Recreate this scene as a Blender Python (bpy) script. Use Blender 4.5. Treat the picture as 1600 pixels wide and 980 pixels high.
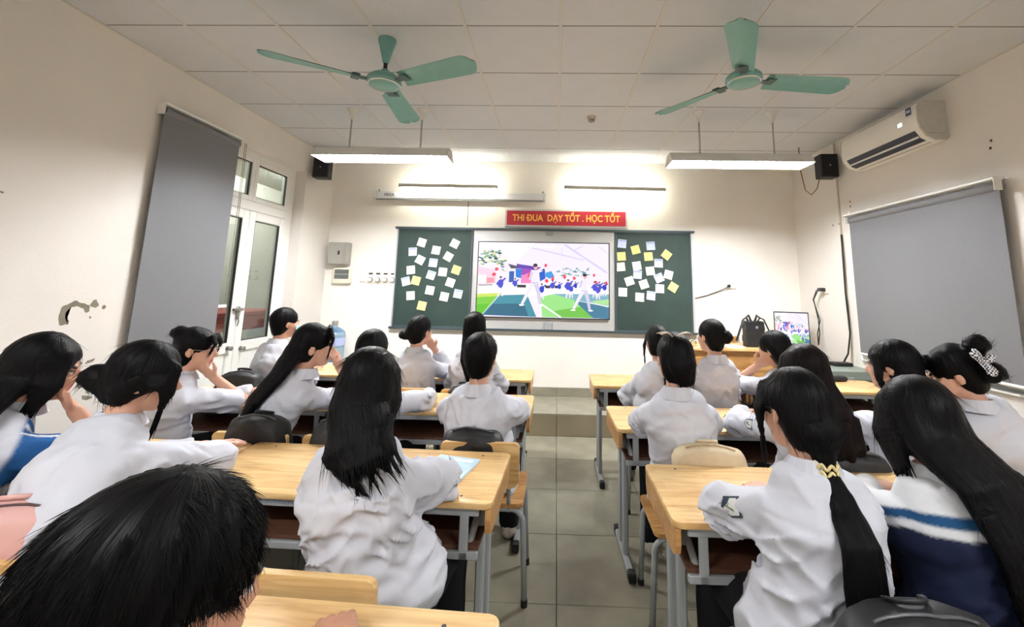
import bpy, bmesh, math, random
import numpy as np
from mathutils import Vector, Matrix, Euler

# ------------------------------------------------------------------ camera, world, exposure
for o in list(bpy.data.objects):
    bpy.data.objects.remove(o)
SC = bpy.context.scene
COL = SC.collection
PI = math.pi

CAM_H = 1.4815
_yaw, _pit, _rol = 0.0289, 0.1543, -0.0193
def _cam_rot():
    cy, sy, cp, sp, cr, sr = math.cos(_yaw), math.sin(_yaw), math.cos(_pit), math.sin(_pit), math.cos(_rol), math.sin(_rol)
    Rz = np.array([[cy, sy, 0], [-sy, cy, 0], [0, 0, 1]])
    Rx = np.array([[1, 0, 0], [0, cp, sp], [0, -sp, cp]])
    A = np.array([[1, 0, 0], [0, 0, -1], [0, 1, 0]])
    Rr = np.array([[cr, sr, 0], [-sr, cr, 0], [0, 0, 1]])
    return Rr @ A @ Rx @ Rz
_M = _cam_rot()
_rows = np.array([_M[0], -_M[1], -_M[2]])          # camera x right, y up, z back
cam_d = bpy.data.cameras.new('camera')
cam_d.sensor_width = 36.0
cam_d.sensor_fit = 'HORIZONTAL'
cam_d.lens = 678.56 / 1600 * 36
cam_d.shift_x = (800 - 851.23) / 1600
cam_d.shift_y = (346.05 - 490) / 1600
cam_d.clip_start = 0.05
cam_d.clip_end = 100
cam = bpy.data.objects.new('camera', cam_d)
COL.objects.link(cam)
cam.matrix_world = Matrix.Translation((0, 0, CAM_H)) @ Matrix(_rows.T.tolist()).to_4x4()
SC.camera = cam

world = bpy.data.worlds.new('world')
SC.world = world
world.use_nodes = True
world.node_tree.nodes['Background'].inputs[0].default_value = (0.75, 0.80, 0.85, 1)
world.node_tree.nodes['Background'].inputs[1].default_value = 0.5
SC.view_settings.view_transform = 'Standard'
SC.view_settings.look = 'None'
SC.view_settings.gamma = 1.0
SC.view_settings.use_curve_mapping = False
SC.view_settings.exposure = 0.18
LAMP = 400.0           # ceiling fluorescent tubes near the board
REAR_LAMP = 235.0       # the pair behind the viewer
BOARD_LAMP = 70.0
try:
    SC.cycles.max_bounces = 8
    SC.cycles.diffuse_bounces = 5
    SC.cycles.transparent_max_bounces = 12
    SC.cycles.sample_clamp_indirect = 6.0
except Exception:
    pass

# ------------------------------------------------------------------ materials
MATS = {}
def srgb(c):
    return tuple(((v / 255) / 12.92 if v / 255 <= 0.04045 else ((v / 255 + 0.055) / 1.055) ** 2.4) for v in c) + (1.0,)

def mat(name, col, rough=0.6, metal=0.0, var=0.0, vscale=8.0, bump=0.0, bscale=60.0, emit=None, estr=0.0,
        spec=0.5, stretch=None, sheen=0.0, trans=0.0, attr=None, vcol=None):
    if name in MATS:
        return MATS[name]
    m = bpy.data.materials.new(name)
    m.use_nodes = True
    nt = m.node_tree
    b = nt.nodes['Principled BSDF']
    c = srgb(col)
    b.inputs['Base Color'].default_value = c
    b.inputs['Roughness'].default_value = rough
    b.inputs['Metallic'].default_value = metal
    b.inputs['Specular IOR Level'].default_value = spec
    if sheen:
        b.inputs['Sheen Weight'].default_value = sheen
    if trans:
        b.inputs['Transmission Weight'].default_value = trans
    if emit:
        b.inputs['Emission Color'].default_value = srgb(emit)
        b.inputs['Emission Strength'].default_value = estr
    tc = nt.nodes.new('ShaderNodeTexCoord')
    mp = nt.nodes.new('ShaderNodeMapping')
    nt.links.new(tc.outputs['Object'], mp.inputs[0])
    if stretch:
        mp.inputs['Scale'].default_value = stretch
    base = None
    if attr:
        at = nt.nodes.new('ShaderNodeAttribute')
        at.attribute_name = attr
        base = at.outputs['Color']
        nt.links.new(base, b.inputs['Base Color'])
    if var > 0:
        n = nt.nodes.new('ShaderNodeTexNoise')
        n.inputs['Scale'].default_value = vscale
        n.inputs['Detail'].default_value = 5
        nt.links.new(mp.outputs[0], n.inputs['Vector'])
        r = nt.nodes.new('ShaderNodeMapRange')
        r.inputs[1].default_value = 0.3
        r.inputs[2].default_value = 0.7
        r.inputs[3].default_value = 1 - var
        r.inputs[4].default_value = 1 + var
        nt.links.new(n.outputs['Fac'], r.inputs[0])
        mx = nt.nodes.new('ShaderNodeMix')
        mx.data_type = 'RGBA'
        mx.blend_type = 'MULTIPLY'
        mx.inputs[0].default_value = 1.0
        mx.inputs[6].default_value = c
        if base is not None:
            nt.links.new(base, mx.inputs[6])
        cc = nt.nodes.new('ShaderNodeCombineColor')
        for i in range(3):
            nt.links.new(r.outputs[0], cc.inputs[i])
        nt.links.new(cc.outputs[0], mx.inputs[7])
        nt.links.new(mx.outputs[2], b.inputs['Base Color'])
    if bump > 0:
        n2 = nt.nodes.new('ShaderNodeTexNoise')
        n2.inputs['Scale'].default_value = bscale
        n2.inputs['Detail'].default_value = 4
        nt.links.new(mp.outputs[0], n2.inputs['Vector'])
        bp = nt.nodes.new('ShaderNodeBump')
        bp.inputs['Strength'].default_value = bump
        bp.inputs['Distance'].default_value = 0.01
        nt.links.new(n2.outputs['Fac'], bp.inputs['Height'])
        nt.links.new(bp.outputs[0], b.inputs['Normal'])
    MATS[name] = m
    return m

def wood_mat(name, light, dark, scale=1.0):
    """finger-jointed honey wood: staves of uneven tone with fine grain along X"""
    m = bpy.data.materials.new(name)
    m.use_nodes = True
    nt = m.node_tree
    b = nt.nodes['Principled BSDF']
    b.inputs['Roughness'].default_value = 0.34
    tc = nt.nodes.new('ShaderNodeTexCoord')
    oi = nt.nodes.new('ShaderNodeObjectInfo')
    va = nt.nodes.new('ShaderNodeVectorMath')
    va.operation = 'ADD'
    nt.links.new(tc.outputs['Object'], va.inputs[0])
    cx = nt.nodes.new('ShaderNodeCombineXYZ')
    mu = nt.nodes.new('ShaderNodeMath')
    mu.operation = 'MULTIPLY'
    mu.inputs[1].default_value = 7.0
    nt.links.new(oi.outputs['Random'], mu.inputs[0])
    nt.links.new(mu.outputs[0], cx.inputs[0])
    nt.links.new(cx.outputs[0], va.inputs[1])
    br = nt.nodes.new('ShaderNodeTexBrick')
    br.inputs['Scale'].default_value = 1.0
    br.inputs['Brick Width'].default_value = 0.34
    br.inputs['Row Height'].default_value = 0.072
    br.inputs['Mortar Size'].default_value = 0.0006
    br.inputs['Color1'].default_value = (0.15, 0.15, 0.15, 1)
    br.inputs['Color2'].default_value = (0.85, 0.85, 0.85, 1)
    br.inputs['Mortar'].default_value = (0.6, 0.6, 0.6, 1)
    nt.links.new(va.outputs[0], br.inputs['Vector'])
    mp = nt.nodes.new('ShaderNodeMapping')
    mp.inputs['Scale'].default_value = (3.0 * scale, 34.0 * scale, 34.0 * scale)
    nt.links.new(va.outputs[0], mp.inputs[0])
    n = nt.nodes.new('ShaderNodeTexNoise')
    n.inputs['Scale'].default_value = 1.0
    n.inputs['Detail'].default_value = 7
    n.inputs['Distortion'].default_value = 1.2
    nt.links.new(mp.outputs[0], n.inputs['Vector'])
    n3 = nt.nodes.new('ShaderNodeTexNoise')
    n3.inputs['Scale'].default_value = 5.0
    n3.inputs['Detail'].default_value = 3
    nt.links.new(va.outputs[0], n3.inputs['Vector'])
    a1 = nt.nodes.new('ShaderNodeMath')
    a1.operation = 'MULTIPLY_ADD'
    a1.inputs[1].default_value = 0.22
    nt.links.new(br.outputs['Color'], a1.inputs[0])
    nt.links.new(n.outputs['Fac'], a1.inputs[2])
    a2 = nt.nodes.new('ShaderNodeMath')
    a2.operation = 'MULTIPLY_ADD'
    a2.inputs[1].default_value = 0.45
    nt.links.new(n3.outputs['Fac'], a2.inputs[0])
    nt.links.new(a1.outputs[0], a2.inputs[2])
    rp = nt.nodes.new('ShaderNodeValToRGB')
    rp.color_ramp.elements[0].position = 0.55
    rp.color_ramp.elements[0].color = srgb(dark)
    rp.color_ramp.elements[1].position = 1.0
    rp.color_ramp.elements[1].color = srgb(light)
    nt.links.new(a2.outputs[0], rp.inputs[0])
    nt.links.new(rp.outputs[0], b.inputs['Base Color'])
    bp = nt.nodes.new('ShaderNodeBump')
    bp.inputs['Strength'].default_value = 0.05
    bp.inputs['Distance'].default_value = 0.002
    nt.links.new(n.outputs['Fac'], bp.inputs['Height'])
    nt.links.new(bp.outputs[0], b.inputs['Normal'])
    MATS[name] = m
    return m

def vc_mat(name, rough=0.7, emit=0.0, bump=0.0, bscale=60.0, spec=0.5, sheen=0.0):
    """base colour (or emission) read from the mesh's own 'tint' attribute"""
    m = mat(name, (255, 255, 255), rough, spec=spec, attr='tint', bump=bump, bscale=bscale, sheen=sheen)
    if emit:
        nt = m.node_tree
        b = nt.nodes['Principled BSDF']
        at = [n for n in nt.nodes if n.type == 'ATTRIBUTE'][0]
        nt.links.new(at.outputs['Color'], b.inputs['Emission Color'])
        b.inputs['Emission Strength'].default_value = emit
        for l in list(b.inputs['Base Color'].links):
            nt.links.remove(l)
        b.inputs['Base Color'].default_value = (0.01, 0.01, 0.01, 1)
    return m

# ------------------------------------------------------------------ mesh helpers
class MB:
    """collects shapes, builds ONE mesh object"""
    def __init__(s):
        s.v, s.f = [], []
    def add(s, vs, fs):
        n = len(s.v)
        s.v += [tuple(v) for v in vs]
        s.f += [tuple(i + n for i in f) for f in fs]
        return s
    def box(s, x0, x1, y0, y1, z0, z1, bev=0.0, M=None, seg=1):
        if bev <= 0:
            vs = [(x, y, z) for x in (x0, x1) for y in (y0, y1) for z in (z0, z1)]
            fs = [(0, 1, 3, 2), (4, 6, 7, 5), (0, 4, 5, 1), (2, 3, 7, 6), (0, 2, 6, 4), (1, 5, 7, 3)]
        else:
            bm = bmesh.new()
            bmesh.ops.create_cube(bm, size=1)
            for v in bm.verts:
                v.co = Vector(((x0 + x1) / 2 + v.co.x * (x1 - x0), (y0 + y1) / 2 + v.co.y * (y1 - y0), (z0 + z1) / 2 + v.co.z * (z1 - z0)))
            bmesh.ops.bevel(bm, geom=list(bm.edges), offset=bev, segments=seg, affect='EDGES', profile=0.5)
            bm.verts.index_update()
            vs = [tuple(v.co) for v in bm.verts]
            fs = [tuple(v.index for v in f.verts) for f in bm.faces]
            bm.free()
        if M is not None:
            vs = [tuple(M @ Vector(v)) for v in vs]
        return s.add(vs, fs)
    def tube(s, pts, r, seg=8, rr=None, cap=True, flat=1.0):
        P = [Vector(p) for p in pts]
        n = len(P)
        T = []
        for i in range(n):
            t = P[min(i + 1, n - 1)] - P[max(i - 1, 0)]
            T.append(t.normalized() if t.length > 1e-9 else Vector((0, 0, 1)))
        up = Vector((0, 0, 1)) if abs(T[0].z) < 0.9 else Vector((0, 1, 0))
        u = T[0].cross(up).normalized()
        vs, fs = [], []
        for i in range(n):
            u = (u - T[i] * u.dot(T[i])).normalized()
            w = T[i].cross(u)
            ri = rr[i] if rr else r
            for k in range(seg):
                a = 2 * PI * k / seg
                vs.append(tuple(P[i] + u * (ri * math.cos(a)) + w * (ri * flat * math.sin(a))))
        for i in range(n - 1):
            for k in range(seg):
                k2 = (k + 1) % seg
                fs.append((i * seg + k, i * seg + k2, (i + 1) * seg + k2, (i + 1) * seg + k))
        if cap:
            fs.append(tuple(range(seg))[::-1])
            fs.append(tuple((n - 1) * seg + k for k in range(seg)))
        return s.add(vs, fs)
    def lathe(s, prof, seg=24, M=None, cap=True):
        vs, fs = [], []
        for r, z in prof:
            for k in range(seg):
                a = 2 * PI * k / seg
                vs.append((r * math.cos(a), r * math.sin(a), z))
        for i in range(len(prof) - 1):
            for k in range(seg):
                k2 = (k + 1) % seg
                fs.append((i * seg + k, i * seg + k2, (i + 1) * seg + k2, (i + 1) * seg + k))
        if cap:
            fs.append(tuple(range(seg))[::-1])
            fs.append(tuple((len(prof) - 1) * seg + k for k in range(seg)))
        if M is not None:
            vs = [tuple(M @ Vector(v)) for v in vs]
        return s.add(vs, fs)
    def prism(s, poly, h0, h1, M=None):
        """polygon in XY pulled from z=h0 to z=h1, placed by M"""
        n = len(poly)
        vs = [(x, y, h0) for x, y in poly] + [(x, y, h1) for x, y in poly]
        fs = [tuple(range(n))[::-1], tuple(range(n, 2 * n))]
        fs += [(i, (i + 1) % n, n + (i + 1) % n, n + i) for i in range(n)]
        if M is not None:
            vs = [tuple(M @ Vector(v)) for v in vs]
        return s.add(vs, fs)
    def mesh(s, name):
        me = bpy.data.meshes.new(name)
        me.from_pydata(s.v, [], s.f)
        me.validate()
        return me
    def build(s, name, m, parent=None, smooth=False, loc=None):
        return obj(name, s.mesh(name), m, parent, smooth, loc)

def obj(name, me, m, parent=None, smooth=False, loc=None):
    o = bpy.data.objects.new(name, me)
    COL.objects.link(o)
    if isinstance(me, bpy.types.Mesh):
        if m is not None and not me.materials:
            me.materials.append(m)
        if smooth:
            me.polygons.foreach_set('use_smooth', [True] * len(me.polygons))
            if smooth == 'auto':
                bm = bmesh.new()
                bm.from_mesh(me)
                bmesh.ops.recalc_face_normals(bm, faces=bm.faces)
                for e in bm.edges:
                    if len(e.link_faces) == 2 and e.calc_face_angle(0) > 0.7:
                        e.smooth = False
                bm.to_mesh(me)
                bm.free()
        else:
            bm = bmesh.new()
            bm.from_mesh(me)
            bmesh.ops.recalc_face_normals(bm, faces=bm.faces)
            bm.to_mesh(me)
            bm.free()
    if parent is not None:
        o.parent = parent
    if loc is not None:
        o.location = loc
    return o

def tag(o, label=None, cat=None, group=None, kind=None):
    if label: o['label'] = label
    if cat: o['category'] = cat
    if group: o['group'] = group
    if kind: o['kind'] = kind
    return o

def thing(name, label, cat, loc=(0, 0, 0), rz=0.0, group=None):
    o = bpy.data.objects.new(name, None)
    COL.objects.link(o)
    o.empty_display_size = 0.1
    o.location = loc
    o.rotation_euler = (0, 0, rz)
    return tag(o, label, cat, group)

def copy_tree(o, parent=None):
    c = o.copy()
    COL.objects.link(c)
    c.parent = parent
    for ch in list(o.children):
        copy_tree(ch, c)
    return c

def text_mesh(txt, size, bold=0.0, depth=0.0008, spacing=1.0, align='CENTER'):
    cu = bpy.data.curves.new('lettering', 'FONT')
    cu.body = txt
    cu.size = size
    cu.offset = bold
    cu.extrude = depth
    cu.align_x = align
    cu.align_y = 'CENTER'
    cu.space_character = spacing
    cu.resolution_u = 3
    o = bpy.data.objects.new('lettering', cu)
    COL.objects.link(o)
    dg = bpy.context.evaluated_depsgraph_get()
    me = bpy.data.meshes.new_from_object(o.evaluated_get(dg))
    bpy.data.objects.remove(o)
    bpy.data.curves.remove(cu)
    return me

def rounded_rect(w, h, r, n=4):
    pts = []
    for cx, cy, a0 in ((w / 2 - r, h / 2 - r, 0), (-w / 2 + r, h / 2 - r, PI / 2), (-w / 2 + r, -h / 2 + r, PI), (w / 2 - r, -h / 2 + r, 1.5 * PI)):
        for k in range(n + 1):
            a = a0 + PI / 2 * k / n
            pts.append((cx + r * math.cos(a), cy + r * math.sin(a)))
    return pts

# common materials
M_white = mat('white_paint', (236, 235, 230), 0.45)
M_wall = mat('wall_plaster', (228, 223, 216), 0.85, var=0.045, vscale=1.6, bump=0.12, bscale=90)
M_wallF = mat('front_wall_plaster', (240, 235, 226), 0.85, var=0.035, vscale=2.2, bump=0.10, bscale=90)
M_ceil = mat('ceiling_panel_pvc', (206, 209, 213), 0.7, var=0.02, vscale=5, bump=0.25, bscale=42)
M_bar = mat('ceiling_bar', (206, 204, 200), 0.55)
M_joint = mat('joint_grey', (112, 110, 106), 0.8)
M_dark = mat('joint_dark', (70, 68, 66), 0.9)
M_floor = mat('floor_tile_beige', (142, 137, 119), 0.38, var=0.18, vscale=5.0, bump=0.03, bscale=40)
M_grout = mat('grout', (96, 90, 78), 0.9)
M_wood = wood_mat('honey_wood', (236, 201, 142), (196, 146, 86))
M_woodb = wood_mat('brown_wood', (206, 158, 98), (150, 98, 52))
M_shelf = mat('shelf_board_brown', (92, 58, 42), 0.6, var=0.15, vscale=12, stretch=(1, 8, 8))
M_steel = mat('grey_powder_steel', (158, 162, 163), 0.42, metal=0.0)
M_rub = mat('black_rubber', (22, 22, 23), 0.7)
M_black = mat('black_plastic', (20, 20, 22), 0.45)
M_blind = mat('grey_blind_fabric', (116, 117, 121), 0.9, var=0.03, vscale=60, bump=0.1, bscale=400)
M_teal = mat('teal_enamel', (112, 162, 154), 0.35, var=0.06, vscale=14)
M_tube = mat('lamp_tube_glow', (255, 255, 255), 0.5, emit=(250, 252, 255), estr=LAMP)
M_rtube = mat('rear_tube_glow', (255, 255, 255), 0.5, emit=(250, 252, 255), estr=REAR_LAMP)
M_btube = mat('board_lamp_glow', (255, 255, 255), 0.5, emit=(255, 250, 232), estr=BOARD_LAMP)

# ------------------------------------------------------------------ the room
XL, XR, YF, YB, ZC = -2.93, 2.98, 5.46, -2.2, 3.105
PY, PZ = 4.71, 0.216                      # teaching platform

# floor: mortar bed with one object for each tile
fl = tag(MB().box(XL - 0.12, XR + 0.12, YB - 0.1, YF + 0.1, -0.1, -0.006).build('floor', M_grout), kind='structure')
def tile_mesh(name, w, d, t, bev):
    return MB().box(0, w, 0, d, 0, t, bev).mesh(name)
T = 0.6
g = 0.0035
fx0, fy0 = 0.0236, 2.3215 + 0.0
full = tile_mesh('floor_tile', T - g, T - g, 0.02, 0.0012)
full.materials.append(M_floor)
cache = {}
def put_tiles(parent, name, x0, x1, y0, y1, ox, oy, z, m, thick=0.02, step=T, gap=g, bev=0.0012):
    i0, i1 = math.floor((x0 - ox) / step), math.ceil((x1 - ox) / step)
    j0, j1 = math.floor((y0 - oy) / step), math.ceil((y1 - oy) / step)
    for i in range(i0, i1):
        for j in range(j0, j1):
            a, b = max(x0, ox + i * step), min(x1, ox + (i + 1) * step)
            c, d = max(y0, oy + j * step), min(y1, oy + (j + 1) * step)
            w, h = b - a - gap, d - c - gap
            if w < 0.03 or h < 0.03:
                continue
            k = (name, round(w, 3), round(h, 3), thick)
            if k not in cache:
                cache[k] = tile_mesh(name, w, h, thick, bev)
                cache[k].materials.append(m)
            o = bpy.data.objects.new(name, cache[k])
            COL.objects.link(o)
            o.parent = parent
            o.location = (a + gap / 2, c + gap / 2, z)
put_tiles(fl, 'floor_tile', XL, XR, YB, PY, fx0, fy0, -0.02, M_floor)
# platform: core, tiled top, tiled riser
pf = tag(MB().box(XL, XR, PY + 0.012, YF, -0.005, PZ - 0.012).build('trim_1', M_grout), kind='structure', label='raised tiled teaching platform along the front wall')
put_tiles(pf, 'platform_tile', XL, XR, PY, YF, fx0, PY - 0.04, PZ - 0.012, M_floor, 0.012)
rt_m = mat('riser_tile', (138, 126, 102), 0.45, var=0.1, vscale=4)
i0 = math.floor((XL - fx0) / T)
for i in range(i0, 6):
    a, b = max(XL, fx0 + i * T), min(XR, fx0 + (i + 1) * T)
    if b - a > 0.03:
        MB().box(a + 0.002, b - 0.002, PY, PY + 0.011, 0.001, PZ - 0.013, 0.001).build('riser_tile', rt_m, pf)
# skirting tiles along front wall
sk = tag(MB().box(XL, XR, YF - 0.008, YF, PZ, PZ + 0.1).build('baseboard_front', M_grout), kind='structure')
for i in range(i0, 6):
    a, b = max(XL, fx0 + i * T), min(XR, fx0 + (i + 1) * T)
    if b - a > 0.03:
        MB().box(a + 0.002, b - 0.002, YF - 0.014, YF - 0.006, PZ + 0.002, PZ + 0.098, 0.001).build('skirting_tile', M_floor, sk)

# walls
tag(MB().box(XL - 0.3, XR + 0.2, YF, YF + 0.2, -0.1, ZC + 0.3).build('wall_front', M_wallF), kind='structure')
tag(MB().box(XL - 0.3, XR + 0.2, YB - 0.2, YB, -0.1, ZC + 0.3).build('wall_back', M_wall), kind='structure')
# left wall with door opening  Y 2.99..4.85, up to z 2.79
OY0, OY1, OZ = 3.06, 4.85, 2.785
wl = MB()
wl.box(XL - 0.25, XL, YB, OY0, -0.1, ZC + 0.3)
wl.box(XL - 0.25, XL, OY1, YF, -0.1, ZC + 0.3)
wl.box(XL - 0.25, XL, OY0, OY1, OZ, ZC + 0.3)
wall_left = tag(wl.build('wall_left', M_wall), kind='structure')
# right wall with window opening  Y 2.9..4.43, z .88..2.30
WY0, WY1, WZ0, WZ1 = 2.97, 4.43, 0.87, 2.30
wr = MB()
wr.box(XR, XR + 0.22, YB, WY0, -0.1, ZC + 0.3)
wr.box(XR, XR + 0.22, WY1, YF, -0.1, ZC + 0.3)
wr.box(XR, XR + 0.22, WY0, WY1, WZ1, ZC + 0.3)
wr.box(XR, XR + 0.22, WY0, WY1, -0.1, WZ0)
wall_right = tag(wr.build('wall_right', M_wall), kind='structure')

# bare plaster where the paint has peeled off the left wall
M_bare = mat('bare_render', (128, 122, 106), 0.95, var=0.12, vscale=20)
patches = [[(2.553, 1.215), (2.542, 1.272), (2.549, 1.321), (2.581, 1.335), (2.617, 1.358), (2.653, 1.341), (2.701, 1.327), (2.708, 1.287), (2.686, 1.281), (2.67, 1.308), (2.634, 1.322), (2.598, 1.319), (2.578, 1.293), (2.577, 1.255), (2.602, 1.234), (2.598, 1.215)],
[(2.704, 1.331), (2.723, 1.359), (2.738, 1.363), (2.76, 1.325), (2.743, 1.309), (2.718, 1.314)],
[(2.781, 1.32), (2.793, 1.326), (2.808, 1.307), (2.794, 1.295), (2.783, 1.299)],
[(2.709, 1.258), (2.719, 1.263), (2.726, 1.249), (2.715, 1.244)],
[(2.735, 0.966), (2.747, 0.984), (2.793, 0.991), (2.787, 0.977), (2.758, 0.966)],
[(2.891, 0.92), (2.895, 0.998), (2.915, 1.008), (2.939, 0.966), (2.943, 0.915)],
[(2.704, 0.863), (2.725, 0.873), (2.746, 0.859), (2.798, 0.848), (2.793, 0.83), (2.749, 0.819), (2.726, 0.82)],
[(2.768, 0.796), (2.777, 0.808), (2.797, 0.785), (2.788, 0.768)],
[(2.828, 0.763), (2.875, 0.768), (2.882, 0.754), (2.846, 0.751)],
[(2.749, 0.773), (2.805, 0.756), (2.814, 0.75), (2.793, 0.739), (2.758, 0.745)],
[(2.884, 0.742), (2.908, 0.748), (2.916, 0.722), (2.89, 0.728)], [(2.15, 1.93), (2.16, 1.937), (2.175, 1.93), (2.165, 1.925)]]
rnd = random.Random(4)
for p in patches:
    q = []
    for k in range(len(p)):
        a, b = p[k], p[(k + 1) % len(p)]
        for t in (0, 0.33, 0.66):
            j = 0.0035 if t else 0.0
            q.append((a[0] + (b[0] - a[0]) * t + rnd.uniform(-j, j), a[1] + (b[1] - a[1]) * t + rnd.uniform(-j, j)))
    n = len(q)
    cyy, czz = sum(a for a, _ in q) / n, sum(b for _, b in q) / n
    bm = bmesh.new()
    vs = [bm.verts.new((XL + 0.0008, y, z)) for y, z in q]
    f = bm.faces.new(vs)
    bmesh.ops.triangulate(bm, faces=[f])
    me = bpy.data.meshes.new('peeled_patch')
    bm.to_mesh(me)
    bm.free()
    obj('peeled_patch', me, M_bare, wall_left)
# small nail holes on walls
hm = mat('nail_hole', (60, 52, 44), 0.9)
for x, y, z in ((XR, 4.72, 2.22), (XR, 4.62, 2.22), (XR, 4.42, 2.42), (XR, 4.42, 2.37), (XR, 2.95, 2.55), (XR, 2.96, 2.50)):
    MB().box(x - 0.003, x, y - 0.008, y + 0.008, z - 0.008, z + 0.008, 0.002).build('nail_hole', hm, wall_right)

# ceiling: dark void behind, panels, bars
ceil = tag(MB().box(XL - 0.1, XR + 0.1, YB - 0.1, YF + 0.1, ZC + 0.03, ZC + 0.12).build('ceiling', M_dark), kind='structure')
cx0, cy0 = 0.0028, 2.4902
put_tiles(ceil, 'ceiling_panel', XL, XR, YB, YF, cx0, cy0, ZC, M_ceil, 0.014, 0.6, 0.004, 0.0012)
for i in range(math.ceil((XL - cx0) / 0.6), math.floor((XR - cx0) / 0.6) + 1):
    MB().box(cx0 + i * 0.6 - 0.011, cx0 + i * 0.6 + 0.011, YB, YF, ZC - 0.003, ZC + 0.001, 0.0008).build('ceiling_bar', M_bar, ceil)
for j in range(math.ceil((YB - cy0) / 0.6), math.floor((YF - cy0) / 0.6) + 1):
    MB().box(XL, XR, cy0 + j * 0.6 - 0.0035, cy0 + j * 0.6 + 0.0035, ZC - 0.0012, ZC + 0.004).build('ceiling_joint', M_joint, ceil)
# edge angle where ceiling meets side walls
for n_, (x0, x1) in enumerate(((XL, XL + 0.016), (XR - 0.016, XR))):
    tag(MB().box(x0, x1, YB, YF, ZC - 0.004, ZC + 0.001).build('trim_%d' % (n_ + 2), M_bar), kind='structure', label='thin ceiling edge angle')

# ------------------------------------------------------------------ left double door with transom
M_upvc = mat('white_upvc', (240, 240, 236), 0.35)
M_gask = mat('dark_gasket', (40, 40, 40), 0.6)
def glass_mat(name, tint, mixv=0.5, rough=0.03):
    m = bpy.data.materials.new(name)
    m.use_nodes = True
    nt = m.node_tree
    nt.nodes.remove(nt.nodes['Principled BSDF'])
    tr = nt.nodes.new('ShaderNodeBsdfTransparent')
    tr.inputs[0].default_value = srgb(tint)
    gl = nt.nodes.new('ShaderNodeBsdfGlossy')
    gl.inputs['Roughness'].default_value = rough
    lw = nt.nodes.new('ShaderNodeLayerWeight')
    lw.inputs[0].default_value = 0.18
    fr = nt.nodes.new('ShaderNodeMath')
    fr.operation = 'MULTIPLY_ADD'
    fr.inputs[1].default_value = 0.35
    fr.inputs[2].default_value = 0.04
    nt.links.new(lw.outputs['Facing'], fr.inputs[0])
    mx = nt.nodes.new('ShaderNodeMixShader')
    nt.links.new(fr.outputs[0], mx.inputs[0])
    nt.links.new(tr.outputs[0], mx.inputs[1])
    nt.links.new(gl.outputs[0], mx.inputs[2])
    nt.links.new(mx.outputs[0], nt.nodes['Material Output'].inputs[0])
    MATS[name] = m
    return m
M_glass = glass_mat('clear_glass', (214, 218, 212))
FX = -3.07            # frame plane
door = bpy.data.objects.new('door_1', None)
COL.objects.link(door)
tag(door, 'white glazed door with transom lights in the left wall', None, kind='structure')
fr = MB()
fr.box(FX - 0.05, FX + 0.02, OY0, OY0 + 0.06, 0, OZ, 0.004)
fr.box(FX - 0.05, FX + 0.02, 4.735, OY1, 0, OZ, 0.004)
fr.box(FX - 0.05, FX + 0.02, OY0 + 0.06, 4.735, OZ - 0.06, OZ, 0.004)
fr.box(FX - 0.05, FX + 0.02, OY0 + 0.06, 4.735, 2.20, 2.29, 0.004)
fr.build('door_frame', M_upvc, door)
leaves = ((OY0 + 0.06, 3.595), (3.595, 4.165), (4.165, 4.735))
for n_, (a, b) in enumerate(leaves):
    # transom light
    t = MB()
    w = 0.05
    t.box(FX - 0.03, FX + 0.03, a, a + w, 2.29, OZ - 0.06, 0.006); t.box(FX - 0.03, FX + 0.03, b - w, b, 2.29, OZ - 0.06, 0.006)
    t.box(FX - 0.03, FX + 0.03, a + w, b - w, 2.29, 2.29 + w, 0.006); t.box(FX - 0.03, FX + 0.03, a + w, b - w, OZ - 0.06 - w, OZ - 0.06, 0.006)
    tr = t.build('transom_sash', M_upvc, door)
    MB().box(FX - 0.005, FX + 0.001, a + w, b - w, 2.29 + w, OZ - 0.06 - w).build('pane', M_glass, tr)
    gk = MB()
    for (p, q, r, s_) in ((a + w, b - w, 2.29 + w, 2.29 + w + 0.006), (a + w, b - w, OZ - 0.116, OZ - 0.11), (a + w, a + w + 0.006, 2.34, OZ - 0.11), (b - w - 0.006, b - w, 2.34, OZ - 0.11)):
        gk.box(FX + 0.001, FX + 0.022, p, q, r, s_)
    gk.build('gasket', M_gask, tr)
    # leaf
    w = 0.09
    L = MB()
    L.box(FX - 0.03, FX + 0.03, a + 0.004, a + w, 0.02, 2.195, 0.008); L.box(FX - 0.03, FX + 0.03, b - w, b - 0.004, 0.02, 2.195, 0.008)
    L.box(FX - 0.03, FX + 0.03, a + w, b - w, 2.195 - w, 2.195, 0.008); L.box(FX - 0.03, FX + 0.03, a + w, b - w, 0.83, 0.93, 0.008)
    L.box(FX - 0.03, FX + 0.03, a + w, b - w, 0.02, 0.12, 0.008); L.box(FX - 0.015, FX + 0.012, a + w, b - w, 0.12, 0.83)
    lf = L.build('door_leaf', M_upvc, door)
    MB().box(FX - 0.005, FX + 0.001, a + w, b - w, 0.93, 2.195 - w).build('pane', M_glass, lf)
    gk = MB()
    for (p, q, r, s_) in ((a + w, b - w, 0.93, 0.936), (a + w, b - w, 2.099, 2.105), (a + w, a + w + 0.006, 0.93, 2.105), (b - w - 0.006, b - w, 0.93, 2.105)):
        gk.box(FX + 0.001, FX + 0.024, p, q, r, s_)
    gk.build('gasket', M_gask, lf)
M_chrome = mat('brushed_metal', (150, 150, 148), 0.3, metal=0.9)
for y_, z_ in ((4.25, 0.86), (4.08, 0.88)):
    h = MB().lathe([(0.022, 0), (0.022, 0.006), (0.008, 0.008), (0.008, 0.025), (0.02, 0.028), (0.02, 0.045), (0.012, 0.05)], 16, Matrix.Translation((FX + 0.03, y_, z_)) @ Matrix.Rotation(PI / 2, 4, 'Y'))
    h.build('door_knob', M_chrome, door, smooth='auto')
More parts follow.
